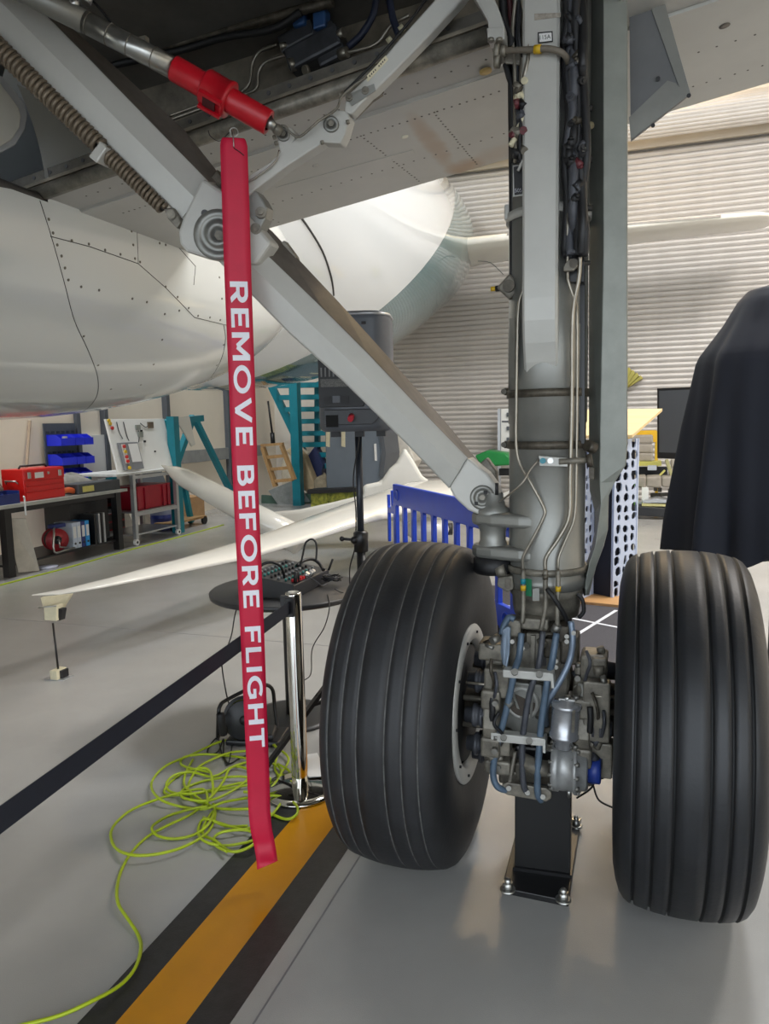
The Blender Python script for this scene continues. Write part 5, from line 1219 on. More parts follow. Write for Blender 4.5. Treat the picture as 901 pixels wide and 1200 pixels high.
MB().box(ws + Z * .035 + RT * .028, (.035, .057, .05), (RT, A, Z)).build('block_end', blackm_m, wst)
MB().cyl(ws + Z * .06, wt_, .007, n=8).build('rod', blackm_m, wst)
MB().prism([at(51, 711, 4.66), at(66, 709, 4.66), at(66, 728, 4.66), at(52, 727, 4.66)], A * .06).build('head_block', label_m, wst, bevel=.004)
MB().prism([at(66, 713, 4.67), at(73, 714, 4.69), at(71, 727, 4.69), at(66, 728, 4.67)], A * .04).build('block_end', blackm_m, wst)
MB().cyl(at(45, 712, 4.64), at(66, 710, 4.64), .005, n=8).build('clamp_pin', steel_m, wst)

# =================================================================== WORKBENCH SIDE
BL, BZ = 6.15, .80
wbn = thing('workbench', 'long grey topped workbench on black square legs along the left wall', 'workbench', W(4.5, BL + .37, 0))
MB().box(W(4.0, BL + .38, BZ - .02), (3.2, .80, .04)).build('bench_top', mat('bench_grey', (168, 170, 164), .45), wbn, bevel=.003)
for a in (3.62, 5.44):
    for l in (BL + .05, BL + .70): MB().box(W(a, l, (BZ - .04) / 2), (.09, .09, BZ - .04)).build('leg', blackm_m, wbn)
MB().box(W(4.53, BL + .05, BZ - .07), (1.74, .05, .06)).build('apron', blackm_m, wbn)
MB().box(W(4.53, BL + .36, .125), (1.9, .62, .025)).build('lower_shelf', blackm_m, wbn)
MB().box(W(3.0, BL + .05, .36), (.08, .08, .72)).build('leg', blackm_m, wbn)
# red toolbox
tb = thing('toolbox', 'red metal toolbox with three shallow drawers on the workbench', 'toolbox', W(4.24, BL + .22, BZ))
TA0, TA1, TL0, TL1, TZ0, TZ1 = 3.93, 4.55, BL + .06, BL + .38, BZ, BZ + .36
MB().box(W((TA0 + TA1) / 2, (TL0 + TL1) / 2, (TZ0 + TZ1) / 2), (TA1 - TA0, TL1 - TL0, TZ1 - TZ0)).build('body', redtool, tb, bevel=.006)
for z0, z1 in ((.012, .10), (.106, .165), (.171, .225)): 
    d_ = MB().box(W((TA0 + TA1) / 2, TL0 - .004, BZ + (z0 + z1) / 2), (TA1 - TA0 - .03, .014, z1 - z0 - .006)).build('drawer', redtool, tb, bevel=.003)
MB().box(W((TA0 + TA1) / 2, TL0 - .004, BZ + .29), (TA1 - TA0 - .01, .014, .115)).build('lid_front', redtool, tb, bevel=.003)
for a in (TA0 + .07, TA1 - .08): MB().box(W(a, TL0 - .014, BZ + .29), (.045, .014, .07)).build('latch', steel_m, tb, bevel=.003)
MB().box(W(TA0 + .22, TL0 - .013, BZ + .285), (.13, .006, .065)).build('sticker', paper_m, tb)
MB().cyl(W(TA0 + .36, TL0 - .01, BZ + .30), W(TA0 + .36, TL0 - .02, BZ + .30), .016, n=12).build('lock', steel_m, tb)
MB().tube([W(TA0 + .10, TL0 + .16, TZ1), W(TA0 + .12, TL0 + .16, TZ1 + .03), W(TA0 + .5, TL0 + .16, TZ1 + .03), W(TA0 + .52, TL0 + .16, TZ1)], .012, 8).build('top_handle', blackm_m, tb)
MB().tube([W(TA0 - .005, TL0 + .08, BZ + .20), W(TA0 - .03, TL0 + .09, BZ + .23), W(TA0 - .03, TL0 + .24, BZ + .23), W(TA0 - .005, TL0 + .25, BZ + .20)], .010, 8).build('side_handle', steel_m, tb)
# cloth pile, tray, case
def blob(name, c, r, mt, label, cat, seed, amp=.25, n=22):
    rg = random.Random(seed); b = MB(); ph = [(rg.uniform(1, 5), rg.uniform(1, 5), rg.uniform(0, 6)) for _ in range(6)]; m = n // 2; vs = []
    for j in range(m + 1):
        p = pi * j / m
        for i in range(n):
            t = 2 * pi * i / n; k = 1 + amp * sum(sin(a_ * t + c_) * sin(b_ * p + c_) for a_, b_, c_ in [(round(x), y, z) for x, y, z in ph]) / 3
            z = cos(p); vs.append(c + A * (r[0] * k * sin(p) * cos(t)) + L * (r[1] * k * sin(p) * sin(t)) + Z * (r[2] * k * max(z, -.35) + r[2] * .35))
    b.add(vs, [(j * n + i, (j + 1) * n + i, (j + 1) * n + (i + 1) % n, j * n + (i + 1) % n) for j in range(m) for i in range(n)], True)
    return b.build(name, mt, label=label, cat=cat)
blob('cloth_pile', W(3.70, BL + .46, BZ), (.24, .22, .30), fabric_m, 'crumpled brown grey dust sheet beside the red toolbox', 'cloth', 4)
blob('grey_bag', W(4.98, BL + .42, BZ), (.42, .20, .17), mat('bag_grey', (134, 132, 126), .7, 0, .2, 8, .2, 20), 'grey padded bag lying behind the flat black case', 'bag', 9, .15)
MB().tube([W(4.52, BL + .10, BZ + .05), W(4.60, BL + .06, BZ + .07), W(4.74, BL + .10, BZ + .04), W(4.78, BL + .2, BZ + .04)], .035, 8, smooth=5).build('orange_strap', mat('orange_strap', (206, 92, 36), .6), label='orange bundle between the red toolbox and black case', cat='strap')
fc = MB().box(W(5.10, BL + .12, BZ + .065), (.78, .24, .13)).build('flat_case', mat('case_grey', (62, 66, 70), .5), label='flat dark grey case with a yellow sticker on the workbench', cat='case', bevel=.015)
MB().box(W(4.88, BL - .002, BZ + .06), (.2, .006, .07)).build('sticker', mat('sticker_yellow', (206, 196, 110), .6), fc)
bt = thing('parts_tray', 'blue plastic parts tray at the front of the workbench', 'tray', W(3.62, BL + .10, BZ))
MB().box(W(3.64, BL + .11, BZ + .01), (.34, .18, .02)).build('tray_floor', bluedark, bt)
for c, sz in ((W(3.47, BL + .11, BZ + .06), (.012, .18, .12)), (W(3.81, BL + .11, BZ + .07), (.012, .18, .14)), (W(3.64, BL + .02, BZ + .055), (.34, .012, .11)), (W(3.64, BL + .20, BZ + .07), (.34, .012, .14)), (W(3.60, BL + .11, BZ + .06), (.01, .18, .12))): MB().box(c, sz).build('tray_side', bluedark, bt)
MB().tube([W(3.83, BL - .01, BZ + .07), W(3.84, BL - .02, BZ + .05), W(3.84, BL - .02, BZ - .10), W(3.845, BL - .02, BZ - .14)], .010, 8, smooth=3).build('white_clip', paper_m, label='white hook clip hanging over the workbench edge', cat='clip')
# louvre panel with blue bins on the wall
lv = thing('louvre_panel', 'grey slotted steel panel on the wall carrying blue storage bins', 'bin rack', W(5.75, LL - .08, 1.0))
MB().box(W(5.74, LL - .09, 1.28), (.60, .02, .80)).build('panel', mat('louvre_grey', (92, 98, 104), .45, .3), lv)
for i in range(6): MB().box(W(5.50 + .095 * i, LL - .105, 1.56), (.05, .012, .03)).build('louvre', mat('louvre_dark', (60, 66, 72), .45, .3), lv)
for i in range(6): MB().box(W(5.50 + .095 * i, LL - .105, 1.28), (.05, .012, .03)).build('louvre', mat('louvre_dark', (60, 66, 72), .45, .3), lv)
def sbin(a, z, w_, label):
    r = thing('storage_bin', label, 'storage bin', W(a, LL - .22, z), 'blue bins on the louvre panel'); d0, d1 = LL - .34, LL - .105
    MB().box(W(a, (d0 + d1) / 2, z + .006), (w_, d1 - d0, .012)).build('bin_floor', bin_m, r)
    for s in (-1, 1): MB().prism([W(a + s * (w_ / 2 - .005), d0, z), W(a + s * (w_ / 2 - .005), d1, z), W(a + s * (w_ / 2 - .005), d1, z + .15), W(a + s * (w_ / 2 - .005), d0 + .10, z + .15), W(a + s * (w_ / 2 - .005), d0, z + .09)], A * (.008 * -s)).build('bin_side', bin_m, r)
    MB().box(W(a, d1, z + .075), (w_, .008, .15)).build('bin_back', bin_m, r); MB().box(W(a, d0, z + .05), (w_, .008, .10)).build('bin_front', bin_m, r)
    return r
for z, nm in ((1.375, 'top'), (1.11, 'middle')):
    for i, (a, w_) in enumerate(((5.61, .27), (5.84, .17), (6.02, .17))): sbin(a, z, w_, ['wide %s row blue bin at the toolbox end of the grey panel', 'centre bin of the %s row of blue wall bins', 'end bin of the %s row of blue wall bins, away from the toolbox'][i] % nm)
for i, (a, w_) in enumerate(((5.66, .27), (5.93, .22))): sbin(a, .90, w_, ['blue bin of the lowest row, half hidden by the grey bag', 'end bin of the lowest row of blue wall bins'][i])
MB().box(W(5.72, LL - .20, 1.475), (.07, .05, .05)).build('small_carton', label_m, label='tiny beige carton in the top row of blue bins', cat='carton')
MB().bar(W(5.05, LL - .10, .9), W(5.25, LL - .06, 1.72), .035, .02).build('wooden_batten', mat('batten', (186, 164, 140), .6), label='pale wooden batten leaning on the wall above the toolbox', cat='batten')
# under the bench
MB().box(W(5.20, BL + .48, .40), (.72, .40, .52)).build('steel_cabinet', mat('cabinet_black', (24, 25, 27), .4), label='black steel cabinet under the workbench', cat='cabinet', bevel=.005)
def binder(a, mt, label):
    r = thing('ring_binder', label, 'binder', W(a, BL + .10, .14), 'ring binders on the bench shelf')
    MB().box(W(a, BL + .20, .14 + .16), (.068, .28, .32)).build('cover', mt, r, bevel=.004)
    MB().box(W(a, BL + .058, .14 + .20), (.045, .004, .14)).build('spine_label', paper_m, r)
    MB().cyl(W(a, BL + .060, .14 + .06), W(a, BL + .052, .14 + .06), .014, n=12).build('finger_ring', dark_m, r)
for a, m2, lb in ((4.66, mat('binder_white', (196, 206, 222), .5), 'pale blue white ring binder next to the red cord drum'), (4.735, mat('binder_white', (196, 206, 222), .5), 'second pale ring binder from the red cord drum'), (4.81, bluedark, 'dark blue ring binder between the pale and bright ones'), (4.885, mat('binder_blue', (40, 150, 222), .4), 'bright blue ring binder nearest the black boards')): binder(a, m2, lb)
for a, m2, lb in ((5.02, blackm_m, 'flat black framed board behind the ring binders'), (5.10, alu_m, 'first silver edged panel standing on the bench shelf'), (5.15, blackm_m, 'black panel between two silver edged panels'), (5.19, alu_m, 'last silver edged panel by the black cabinet')): MB().box(W(a, BL + .22, .14 + .19), (.03, .34, .38)).build('framed_panel', m2, label=lb, cat='panel', group='panels on the bench shelf')
dr_ = thing('cord_drum', 'red and black cord drum on the shelf under the workbench', 'cable reel', W(4.40, BL + .12, .14)); dc = W(4.42, BL + .14, .14 + .15); dd = (A * -.5 - L).normalized()
for s in (-.07, .05): MB().lathe([(s, 0), (s, .135), (s + .02, .135), (s + .02, 0)], dc, dd, 28).build('flange', mat('drum_red', (150, 30, 40), .45), dr_)
MB().lathe([(-.06, .05), (-.06, .12), (.06, .12), (.06, .05)], dc, dd, 24).build('wound_cord', rubber_m, dr_)
MB().lathe([(.07, .05), (.075, .05), (.08, 0)], dc, dd, 20).build('hub', rubber_m, dr_)
MB().tube([W(4.62, BL + .04, .16), W(4.40, BL + .02, .16), W(4.26, BL + .02, .17), W(4.30, BL + .04, .38), W(4.38, BL + .1, .44), W(4.50, BL + .12, .44)], .012, 8, smooth=3).build('frame', steel_m, dr_)
MB().tube([dc + dd * .08, dc + dd * .12, dc + dd * .12 - Z * .08, W(4.5, BL + .02, .18)], .010, 8).build('crank', steel_m, dr_)
MB().box(W(4.46, BL + .14, .45), (.20, .1, .05)).build('drum_grip', bluedark, dr_, bevel=.01)
lean = MB().prism([W(3.72, BL + .03, .03), W(3.98, BL - .02, .0), W(3.86, BL + .0, .62), W(3.68, BL + .1, .64)], L * .03 + A * .01).build('leaning_board', mat('board_beige', (186, 180, 168), .6), label='beige board leaning against the bench leg', cat='board', bevel=.004)
MB().box(W(3.45, BL + .34, .38), (.34, .04, .62)).build('wooden_sheet', mat('panel_brown', (104, 70, 52), .6), label='brown wooden panel behind the bench leg at the frame edge', cat='panel')
MB().tube([S(-20, 690, 5.6) * 0 + fl(-20, 691, .006), fl(30, 678, .006), fl(80, 665, .006), fl(150, 645, .006), fl(215, 628, .006), fl(262, 615, .006)], .010, 6, smooth=4).build('long_cable', lime_m, label='straight lime cord lying along the foot of the workbench', cat='cord')
MB().lathe([(0, 0), (0, .10), (.02, .11), (.025, .08), (.03, 0)], W(4.15, BL + .02, 0), Z, 20).build('paper_plate', mat('plate_lilac', (206, 208, 226), .5), label='pale crumpled bag on the floor under the workbench', cat='bag')
# aluminium trolley with a board of switches, red crate
tr = thing('trolley', 'aluminium profile trolley on castors beside the workbench', 'trolley', W(6.22, BL + .3, 0))
ra0, ra1, rl0, rl1 = 5.74, 6.72, BL, BL + .62
for a in (ra0, ra1):
    for l in (rl0, rl1):
        MB().box(W(a, l, .53), (.055, .055, .88)).build('leg', alu_m, tr)
        cs = MB().cyl(W(a, l - .02, .045), W(a, l + .02, .045), .045, n=16).build('castor', paper_m, tr)
        MB().cyl(W(a, l - .024, .045), W(a, l + .024, .045), .018, n=10).build('castor_hub', rubber_m, cs)
MB().box(W(6.1, BL + .31, .985), (1.45, .70, .03)).build('trolley_top', mat('trolley_top', (206, 208, 206), .4), tr)
for z in (.93, .42):
    MB().box(W((ra0 + ra1) / 2, rl0, z), (ra1 - ra0, .045, .045)).build('rail', alu_m, tr); MB().box(W((ra0 + ra1) / 2, rl1, z), (ra1 - ra0, .045, .045)).build('rail', alu_m, tr)
MB().box(W((ra0 + ra1) / 2, BL + .31, .45), (ra1 - ra0, .62, .02)).build('trolley_shelf', alu_m, tr)
MB().box(W((ra0 + ra1) / 2, BL + .31, .14), (ra1 - ra0, .60, .02)).build('trolley_shelf', alu_m, tr)
rcx = thing('red_crate', 'dark red crate on the middle shelf of the aluminium trolley', 'crate', W(6.28, BL + .25, .46))
MB().box(W(6.28, BL + .28, .62), (.74, .40, .32)).build('crate_body', redcrate, rcx, bevel=.01)
for a in (5.93, 6.10, 6.52, 6.63): MB().box(W(a, BL + .07, .62), (.06, .03, .32)).build('crate_rib', redcrate, rcx, bevel=.006)
MB().box(W(6.28, BL + .28, .775), (.78, .44, .02)).build('crate_rim', redcrate, rcx)
rd_ = thing('roller_cabinet', 'red drawer cabinet half hidden behind the workbench leg', 'tool cabinet', W(5.9, 6.95, 0))
MB().box(W(5.95, 6.98, .42), (.9, .28, .60)).build('body', redcrate, rd_)
for z in (.20, .32, .44, .58): MB().box(W(5.95, 6.835, z), (.86, .02, .09)).build('drawer', mat('drawer_dark', (44, 20, 24), .4), rd_)
bo = thing('switch_board', 'white board with a grey switch box propped up on the trolley top', 'panel board', W(6.2, BL + .25, 1.0))
def bq_(u, z, off=0): return W(5.62 + u, BL + .12 + .22 * z - off, 1.0 + z) 
MB().prism([bq_(0, 0), bq_(1.30, 0), bq_(1.30, .72), bq_(0, .72)], L * .03).build('board', board_m, bo, bevel=.003)
sbx = MB().prism([bq_(.10, .03, .06), bq_(.48, .03, .06), bq_(.48, .40, .06), bq_(.10, .40, .06)], L * .055).build('switch_box', mat('switch_grey', (124, 126, 130), .45), bo, bevel=.005)
MB().prism([bq_(.26, .13, .064), bq_(.46, .13, .064), bq_(.46, .38, .064), bq_(.26, .38, .064)], L * .003).build('diagram_plate', paper_m, bo)
MB().prism([bq_(.11, .12, .064), bq_(.19, .12, .064), bq_(.19, .38, .064), bq_(.11, .38, .064)], L * .003).build('lamp_strip', board_m, bo)
lamp_c = {'r': mat('lamp_red', (206, 40, 36), .35), 'y': mat('lamp_yellow', (226, 190, 40), .35), 'g': mat('lamp_green', (90, 170, 70), .35)}
for z, c in ((.35, 'r'), (.28, 'y'), (.21, 'r'), (.15, 'r'), (.06, 'y')): p = bq_(.15, z, .066); MB().cyl(p, p - L * .02, .024, n=14).build('indicator', lamp_c[c], bo)
for u, z, c in ((.06, .66, 'y'), (.08, .60, 'r'), (.05, .70, 'y')): p = bq_(u, z, .002); MB().cyl(p, p - L * .02, .024, n=14).build('indicator', lamp_c[c], bo)
for u, z, w_, h_, m2 in ((.62, .60, .10, .07, mat('module', (150, 156, 150), .5)), (.64, .50, .10, .08, mat('module', (150, 156, 150), .5)), (.92, .63, .12, .09, mat('module_brown', (120, 106, 90), .5)), (.56, .34, .09, .10, board_m), (.70, .40, .03, .03, rubber_m), (.68, .55, .03, .03, rubber_m), (.88, .25, .02, .02, rubber_m)):
    MB().box(bq_(u, z, .012), (w_, .02, h_)).build('module', m2, bo)
for pts in (((.20, .68), (.20, .55), (.24, .45)), ((.34, .68), (.34, .50), (.36, .42)), ((.62, .56), (.6, .46), (.55, .38)), ((.7, .66), (.8, .6), (.9, .64))): MB().tube([bq_(u, z, .01) for u, z in pts], .006, 5, smooth=4).build('board_wire', rubber_m, bo)
# lean-to board behind, drums and boxes
MB().prism([W(7.05, 6.9, .25), W(7.75, 6.9, .25), W(7.75, 7.2, 1.12), W(7.05, 7.2, 1.12)], L * .03).build('steel_sheet', grey_pl, label='dark grey sheet leaning on the wall behind the teal post', cat='panel')
dm = thing('blue_drum', 'small blue drum on the floor behind the trolley leg', 'drum', W(7.15, 6.75, 0))
MB().lathe([(0, 0), (0, .15), (.02, .16), (.18, .16), (.19, .165), (.20, .16), (.36, .16), (.37, .165), (.38, .16), (.50, .155), (.52, .13), (.52, 0)], W(7.15, 6.75, 0), Z, 28).build('shell', mat('drum_blue', (30, 50, 128), .4), dm)
MB().lathe([(.24, .162), (.34, .162)], W(7.15, 6.75, 0), Z, 28).build('label_band', mat('drum_band', (140, 150, 180), .5), dm)
MB().lathe([(0, 0), (0, .13), (.02, .14), (.42, .14), (.44, .12), (.44, 0)], W(7.55, 6.9, 0), Z, 24).build('white_tub', mat('tub', (206, 204, 190), .5), label='white tub beside the small blue drum', cat='tub')
MB().prism([W(6.85, 7.0, .0), W(7.3, 7.0, .0), W(7.3, 7.2, .5), W(6.85, 7.2, .5)], L * .02).build('cardboard_sheet', mat('card_pale', (206, 196, 178), .7), label='pale sheet leaning under the trolley', cat='board')
MB().box(W(8.35, 7.0, .2), (.4, .3, .40)).build('brown_box', mat('card_brown', (176, 140, 100), .7), label='brown cardboard box behind the teal post', cat='box', bevel=.004)
tw = thing('transport_dolly', 'low wheeled dolly with black castors under the glider boom', 'dolly', W(7.6, 6.35, 0))
MB().box(W(7.4, 6.55, .12), (1.0, .30, .03)).build('deck', pal_m, tw)
for a, l in ((7.0, 6.42), (7.85, 6.42), (7.0, 6.68), (7.85, 6.68)): MB().cyl(W(a, l - .02, .065), W(a, l + .02, .065), .065, n=16).build('castor', rubber_m, tw)

# teal steel brace frame
tf_ = thing('brace_frame', 'teal painted steel brace frame standing behind the aluminium trolley', 'steel frame', W(7.1, 6.4, 0))
def tbar(p, q, wd_=.075, th=.075): return MB().bar(p, q, wd_, th).build('brace', teal_m, tf_)
P_ = lambda x, y, l: S(x, y, l)
tbar(W(6.92, 6.28, 0), W(6.92, 6.28, 1.75), .13, .13)
tbar(P_(194, 492, 6.6), P_(214, 570, 6.6)); tbar(P_(214, 560, 6.6), P_(224, 612, 6.6)); tbar(P_(226, 488, 6.6), P_(206, 545, 6.6), .09, .09); tbar(P_(228, 490, 6.9), P_(272, 580, 6.9), .09, .09); tbar(P_(218, 492, 6.5), P_(236, 490, 6.5), .10, .1)
tbar(W(6.0, 7.1, .15), W(6.0, 7.1, .95), .12, .1); tbar(W(6.35, 7.1, .12), W(6.5, 7.1, .95), .12, .1); tbar(W(6.35, 7.1, .45), W(5.9, 7.1, .1), .1, .08)
MB().prism([P_(205, 489, 6.3), P_(222, 488, 6.3), P_(229, 521, 6.3), P_(225, 523, 6.3)], L * .02).build('winglet', gwhite, label='small white fin panel hanging in front of the teal frame', cat='panel')

# teal staircase
sw = thing('staircase', 'teal steel open tread staircase against the end wall', 'stairs', W(11.0, 5.9, 0))
pst = G(350, 590, 10.6); pst.z = 0
MB().box(pst + Z * 1.5, (.17, .17, 3.0)).build('post', teal_m, sw)
y0s = [452, 466, 480, 494, 508, 521, 533, 546]
for i, y in enumerate(y0s):
    xl = 325 + (y - 455) * .48; p = G(xl, y, 11.4 - .0 * i); q = G(max(388, xl + 62), y - 1, 11.4); MB().bar(p, q, .10, .26, up=A).build('tread', teal_m, sw)
for x0, y0, x1, y1 in ((318, 452, 376, 572), (371, 448, 398, 520), (378, 448, 405, 520)): MB().bar(G(x0, y0, 11.5), G(x1, y1, 11.5), .16, .06, up=A).build('stringer', teal_m, sw)
MB().bar(G(372, 590, 11.5), G(372, 450, 11.5), .10, .10).build('post', teal_m, sw)
# ladder frame, carved block, slab, skip, cabinet
ld = thing('timber_frame', 'old wooden ladder frame leaning behind the teal post', 'wooden frame', W(9.8, 6.2, .4))
def wbar(n, p, q, a_, b_, par, mt=pal_m, d=10.0): return MB().bar(G(*p, d), G(*q, d), a_, b_).build(n, mt, par)
wbar('rail', (308, 524), (323, 570), .12, .06, ld); wbar('rail', (330, 522), (345, 562), .10, .06, ld)
for y, x in ((536, 312), (550, 317), (564, 321)): wbar('rung', (x, y), (x + 22, y - 2), .06, .06, ld)
wbar('rail', (306, 522), (332, 520), .06, .05, ld)
blob('carved_block', G(352, 574, 11.25), (.26, .38, .66), stone_m, 'pale carved foam block leaning behind the teal post', 'block', 12, .22)
MB().prism([G(x, y, 10.85) for x, y in ((334, 528), (344, 522), (356, 535), (372, 575), (362, 585), (350, 560), (345, 540))], A * .25).build('curved_panel', mat('curved_beige', (188, 166, 132), .6, 0, .15, 5), label='curved beige moulding propped on the scrap pile', cat='moulding', bevel=.03)
MB().prism([G(x, y, 10.72) for x, y in ((314, 575), (346, 562), (362, 588), (334, 592), (326, 592))], A * .06).build('stone_slab', mat('slab_grey', (134, 138, 136), .5, 0, .25, 6), label='scuffed grey sheet lying on the scrap pile', cat='panel', bevel=.006)
MB().prism([G(x, y, 10.80) for x, y in ((306, 580), (340, 582), (372, 575), (372, 590), (306, 592))], A * .04).build('scrap_box', mat('scrap_green', (70, 96, 84), .6, 0, .2, 5), label='dull green box at the bottom of the scrap pile', cat='box', bevel=.01)
MB().prism([G(x, y, 11.15) for x, y in ((360, 535), (368, 524), (378, 545), (376, 562), (366, 560))], A * .3).build('blue_crate', mat('crate_navy', (44, 52, 92), .5), label='navy crate between the teal post and the grey cabinet', cat='crate', bevel=.008)
blob('rubble_sack', G(380, 578, 10.95), (.22, .24, .26), mat('sack', (150, 138, 116), .8, 0, .3, 8), 'dusty sack on the scrap pile by the grey cabinet', 'sack', 21)
sk = thing('green_skip', 'mossy green low trough below the grey cabinet', 'trough', G(395, 600, 9.6))
MB().prism([G(x, y, 9.6) for x, y in ((364, 577), (426, 574), (426, 604), (364, 604))], A * .3).build('trough_side', skip_m, sk, bevel=.01)
MB().prism([G(x, y, 9.55) for x, y in ((360, 574), (430, 571), (430, 576), (360, 579))], A * .4).build('rim', dark_m, sk)
for x in (380, 404): MB().prism([G(x, 578, 9.58), G(x + 3, 578, 9.58), G(x + 3, 600, 9.58), G(x, 600, 9.58)], A * .03).build('trough_rib', skip_m, sk)
gc = thing('grey_cabinet', 'big grey cabinet with rounded front behind the loudspeaker pole', 'cabinet', G(410, 575, 9.8))
MB().prism([G(x, y, 9.8) for x, y in ((380, 490), (440, 488), (447, 510), (449, 535), (446, 560), (440, 570), (382, 574))], A * .8).build('body', mat('cabinet_bluegrey', (112, 122, 134), .42, 0, .04, 3), gc, bevel=.03)
MB().prism([G(x, y, 9.77) for x, y in ((437, 490), (444, 508), (447, 530), (444, 558), (449, 560), (452, 532), (449, 508), (442, 490))], A * .8).build('edge_trim', grey_pl, gc)
MB().prism([G(x, y, 9.78) for x, y in ((438, 520), (440.5, 520), (441.5, 540), (439, 540))], A * .03).build('handle', paper_m, gc)
for x in (382, 400): MB().prism([G(x, 495, 9.78), G(x + 4, 495, 9.78), G(x + 4, 524 , 9.78), G(x, 523, 9.78)], A * .02).build('tape_strip', label_m, gc)
MB().prism([G(x, y, 10.75) for x, y in ((440, 500), (470, 500), (486, 540), (470, 575), (440, 575))], A * .5).build('cream_box', mat('cream_box', (226, 220, 208), .5), label='cream rounded casing behind the glider fin', cat='casing', bevel=.02)
MB().tube([G(314, 470, 11.9), G(319, 508, 11.9)], .022, 8).tube([G(319, 507, 11.9), G(320, 522, 11.9)], .05, 8).build('long_brush', blackm_m, label='black long handled brush leaning on the end wall', cat='brush')

# =================================================================== RIGHT BACKGROUND
gt = thing('green_canopy', 'green moulded cover on a thin post near the shutter', 'cover', G(580, 545, 10.8))
MB().prism([G(x, y, 10.6) for x, y in ((556, 534), (570, 528), (592, 531), (602, 540), (602, 545), (570, 547), (560, 541))], A * .5).build('cover', green_m, gt, bevel=.03)
MB().bar(G(578, 546, 10.8), G(580, 592, 10.8), .06, .06).build('post', alu_m, gt); MB().box(G(592, 553, 10.9), (.2, .2, .12)).build('clamp_box', rubber_m, gt)
MB().prism([G(565, 588, 10.4), G(604, 572, 10.4), G(604, 580, 10.4), G(566, 594, 10.4)], A * .8).build('white_worktop', gwhite, label='white surface below the green cover', cat='table')
sbd = thing('socket_board', 'white switch cabinet on a frame in front of the shutter', 'electrical cabinet', G(592, 560, 12.0))
MB().prism([G(587, 479, 12.0), G(604, 479, 12.0), G(604, 530, 12.0), G(587, 530, 12.0)], A * .08).build('cabinet', board_m, sbd, bevel=.004)
MB().prism([G(588, 493, 11.99), G(604, 493, 11.99), G(604, 495, 11.99), G(588, 495, 11.99)], A * .01).build('seam', grey_pl, sbd)
for y in (486, 502, 515): MB().box(G(596, y, 11.98), (.02, .08, .08)).build('switch', grey_pl, sbd)
MB().bar(G(585, 479, 12.05), G(585, 592, 12.05), .06, .06).build('frame_post', alu_m, sbd)
# perforated lectern
le0 = fl(690, 703); 
lec = thing('display_plinth', 'tall white perforated plinth with a sloping plywood top behind the leg', 'plinth', le0)
f0, f1 = at(681, 700, 6.5), at(719, 703, 6.45)
PXR = fl(731, 700); PXL = fl(684, 702); ex_ = (fl(742, 697) - fl(718, 705)); 
def perf(name, p0, p1, z0, z1, seed, holes=True):
    """a thin sheet with cut-out rounded slots"""
    d = p1 - p0; wdt = d.length; d.normalize(); n = Z.cross(d) * .012; rg = random.Random(seed); b = MB()
    nx, nz = 3, 15; cw, ch = wdt / nx, (z1 - z0) / nz
    for i in range(nx):
        for j in range(nz):
            x0, zz = cw * i, z0 + ch * j; cx, cz = x0 + cw * rg.uniform(.34, .66), zz + ch * rg.uniform(.3, .7)
            a_, b_ = cw * rg.uniform(.18, .46), ch * rg.uniform(.28, .75); tt = rg.uniform(-.9, .9)
            outer = [(x0, zz), (x0 + cw / 2, zz), (x0 + cw, zz), (x0 + cw, zz + ch / 2), (x0 + cw, zz + ch), (x0 + cw / 2, zz + ch), (x0, zz + ch), (x0, zz + ch / 2)]
            inner = []
            for k in range(8):
                t = radians(225 + 45 * k); u_, v_ = a_ * cos(t), b_ * sin(t); u_, v_ = u_ * cos(tt) - v_ * sin(tt) * .4, v_ * cos(tt) + u_ * sin(tt) * .6
                inner.append((min(max(cx + u_, x0 + .004), x0 + cw - .004), min(max(cz + v_, zz + .004), zz + ch - .004)))
            vs = []
            for off in (n * 0, n): vs += [p0 * 1 + d * x + Z * z + off for x, z in outer] + [p0 + d * x + Z * z + off for x, z in inner]
            fs = []
            for k in range(8):
                k2 = (k + 1) % 8; fs += [(k, k2, 8 + k2, 8 + k), (16 + k, 24 + k, 24 + k2, 16 + k2), (8 + k, 8 + k2, 24 + k2, 24 + k)]
            b.add(vs, fs)
    for (x0, x1) in ((-.012, .004), (wdt - .004, wdt + .012)): b.add([p0 + d * x + Z * z + n * k for k in (-.4, 1.4) for x, z in ((x0, z0), (x1, z0), (x1, z1), (x0, z1))], [(0, 1, 2, 3), (7, 6, 5, 4), (0, 1, 5, 4), (1, 2, 6, 5), (2, 3, 7, 6), (3, 0, 4, 7)])
    return b.build(name, perf_m, lec)
g0 = fl(718, 704); g1 = fl(744, 697); g0.z = g1.z = 0
perf('side_panel', g0, g1, .02, 1.42, 3)
h0 = fl(678, 708); h1 = fl(694, 700); h0.z = h1.z = 0
perf('side_panel', h0, h1, .02, 1.42, 5)
gn = Z.cross((g1 - g0).normalized())
MB().prism([p + Z * .03 for p in (g0 + gn * .03, g1 + gn * .03, g1 + gn * .46, g0 + gn * .46)], Z * 1.36).build('black_infill', cloth_m, lec)
MB().prism([fl(655, 706), fl(727, 713), fl(742, 690), fl(664, 690)], Z * .03).build('foot_board', mat('foot_wood', (190, 146, 96), .5, 0, .1, 3), lec, bevel=.004)
tl = [at(672, 514, 6.30), at(741, 513, 6.30), at(776, 482, 7.1), at(684, 483, 7.1)]
MB().prism(tl, Z * .025).build('sloping_top', wood_m, lec)
scn = thing('display_screen', 'large dark display screen standing beside the black cloth', 'screen', at(800, 600, 8.2).xy.to_3d())
s0_, s1_ = at(770, 500, 8.2), at(842, 500, 7.6)
def sq(t, y): p = s0_.lerp(s1_, t); r = ray(770 + 72 * t, y); q = EYE + r * (p.y / r.y); return q
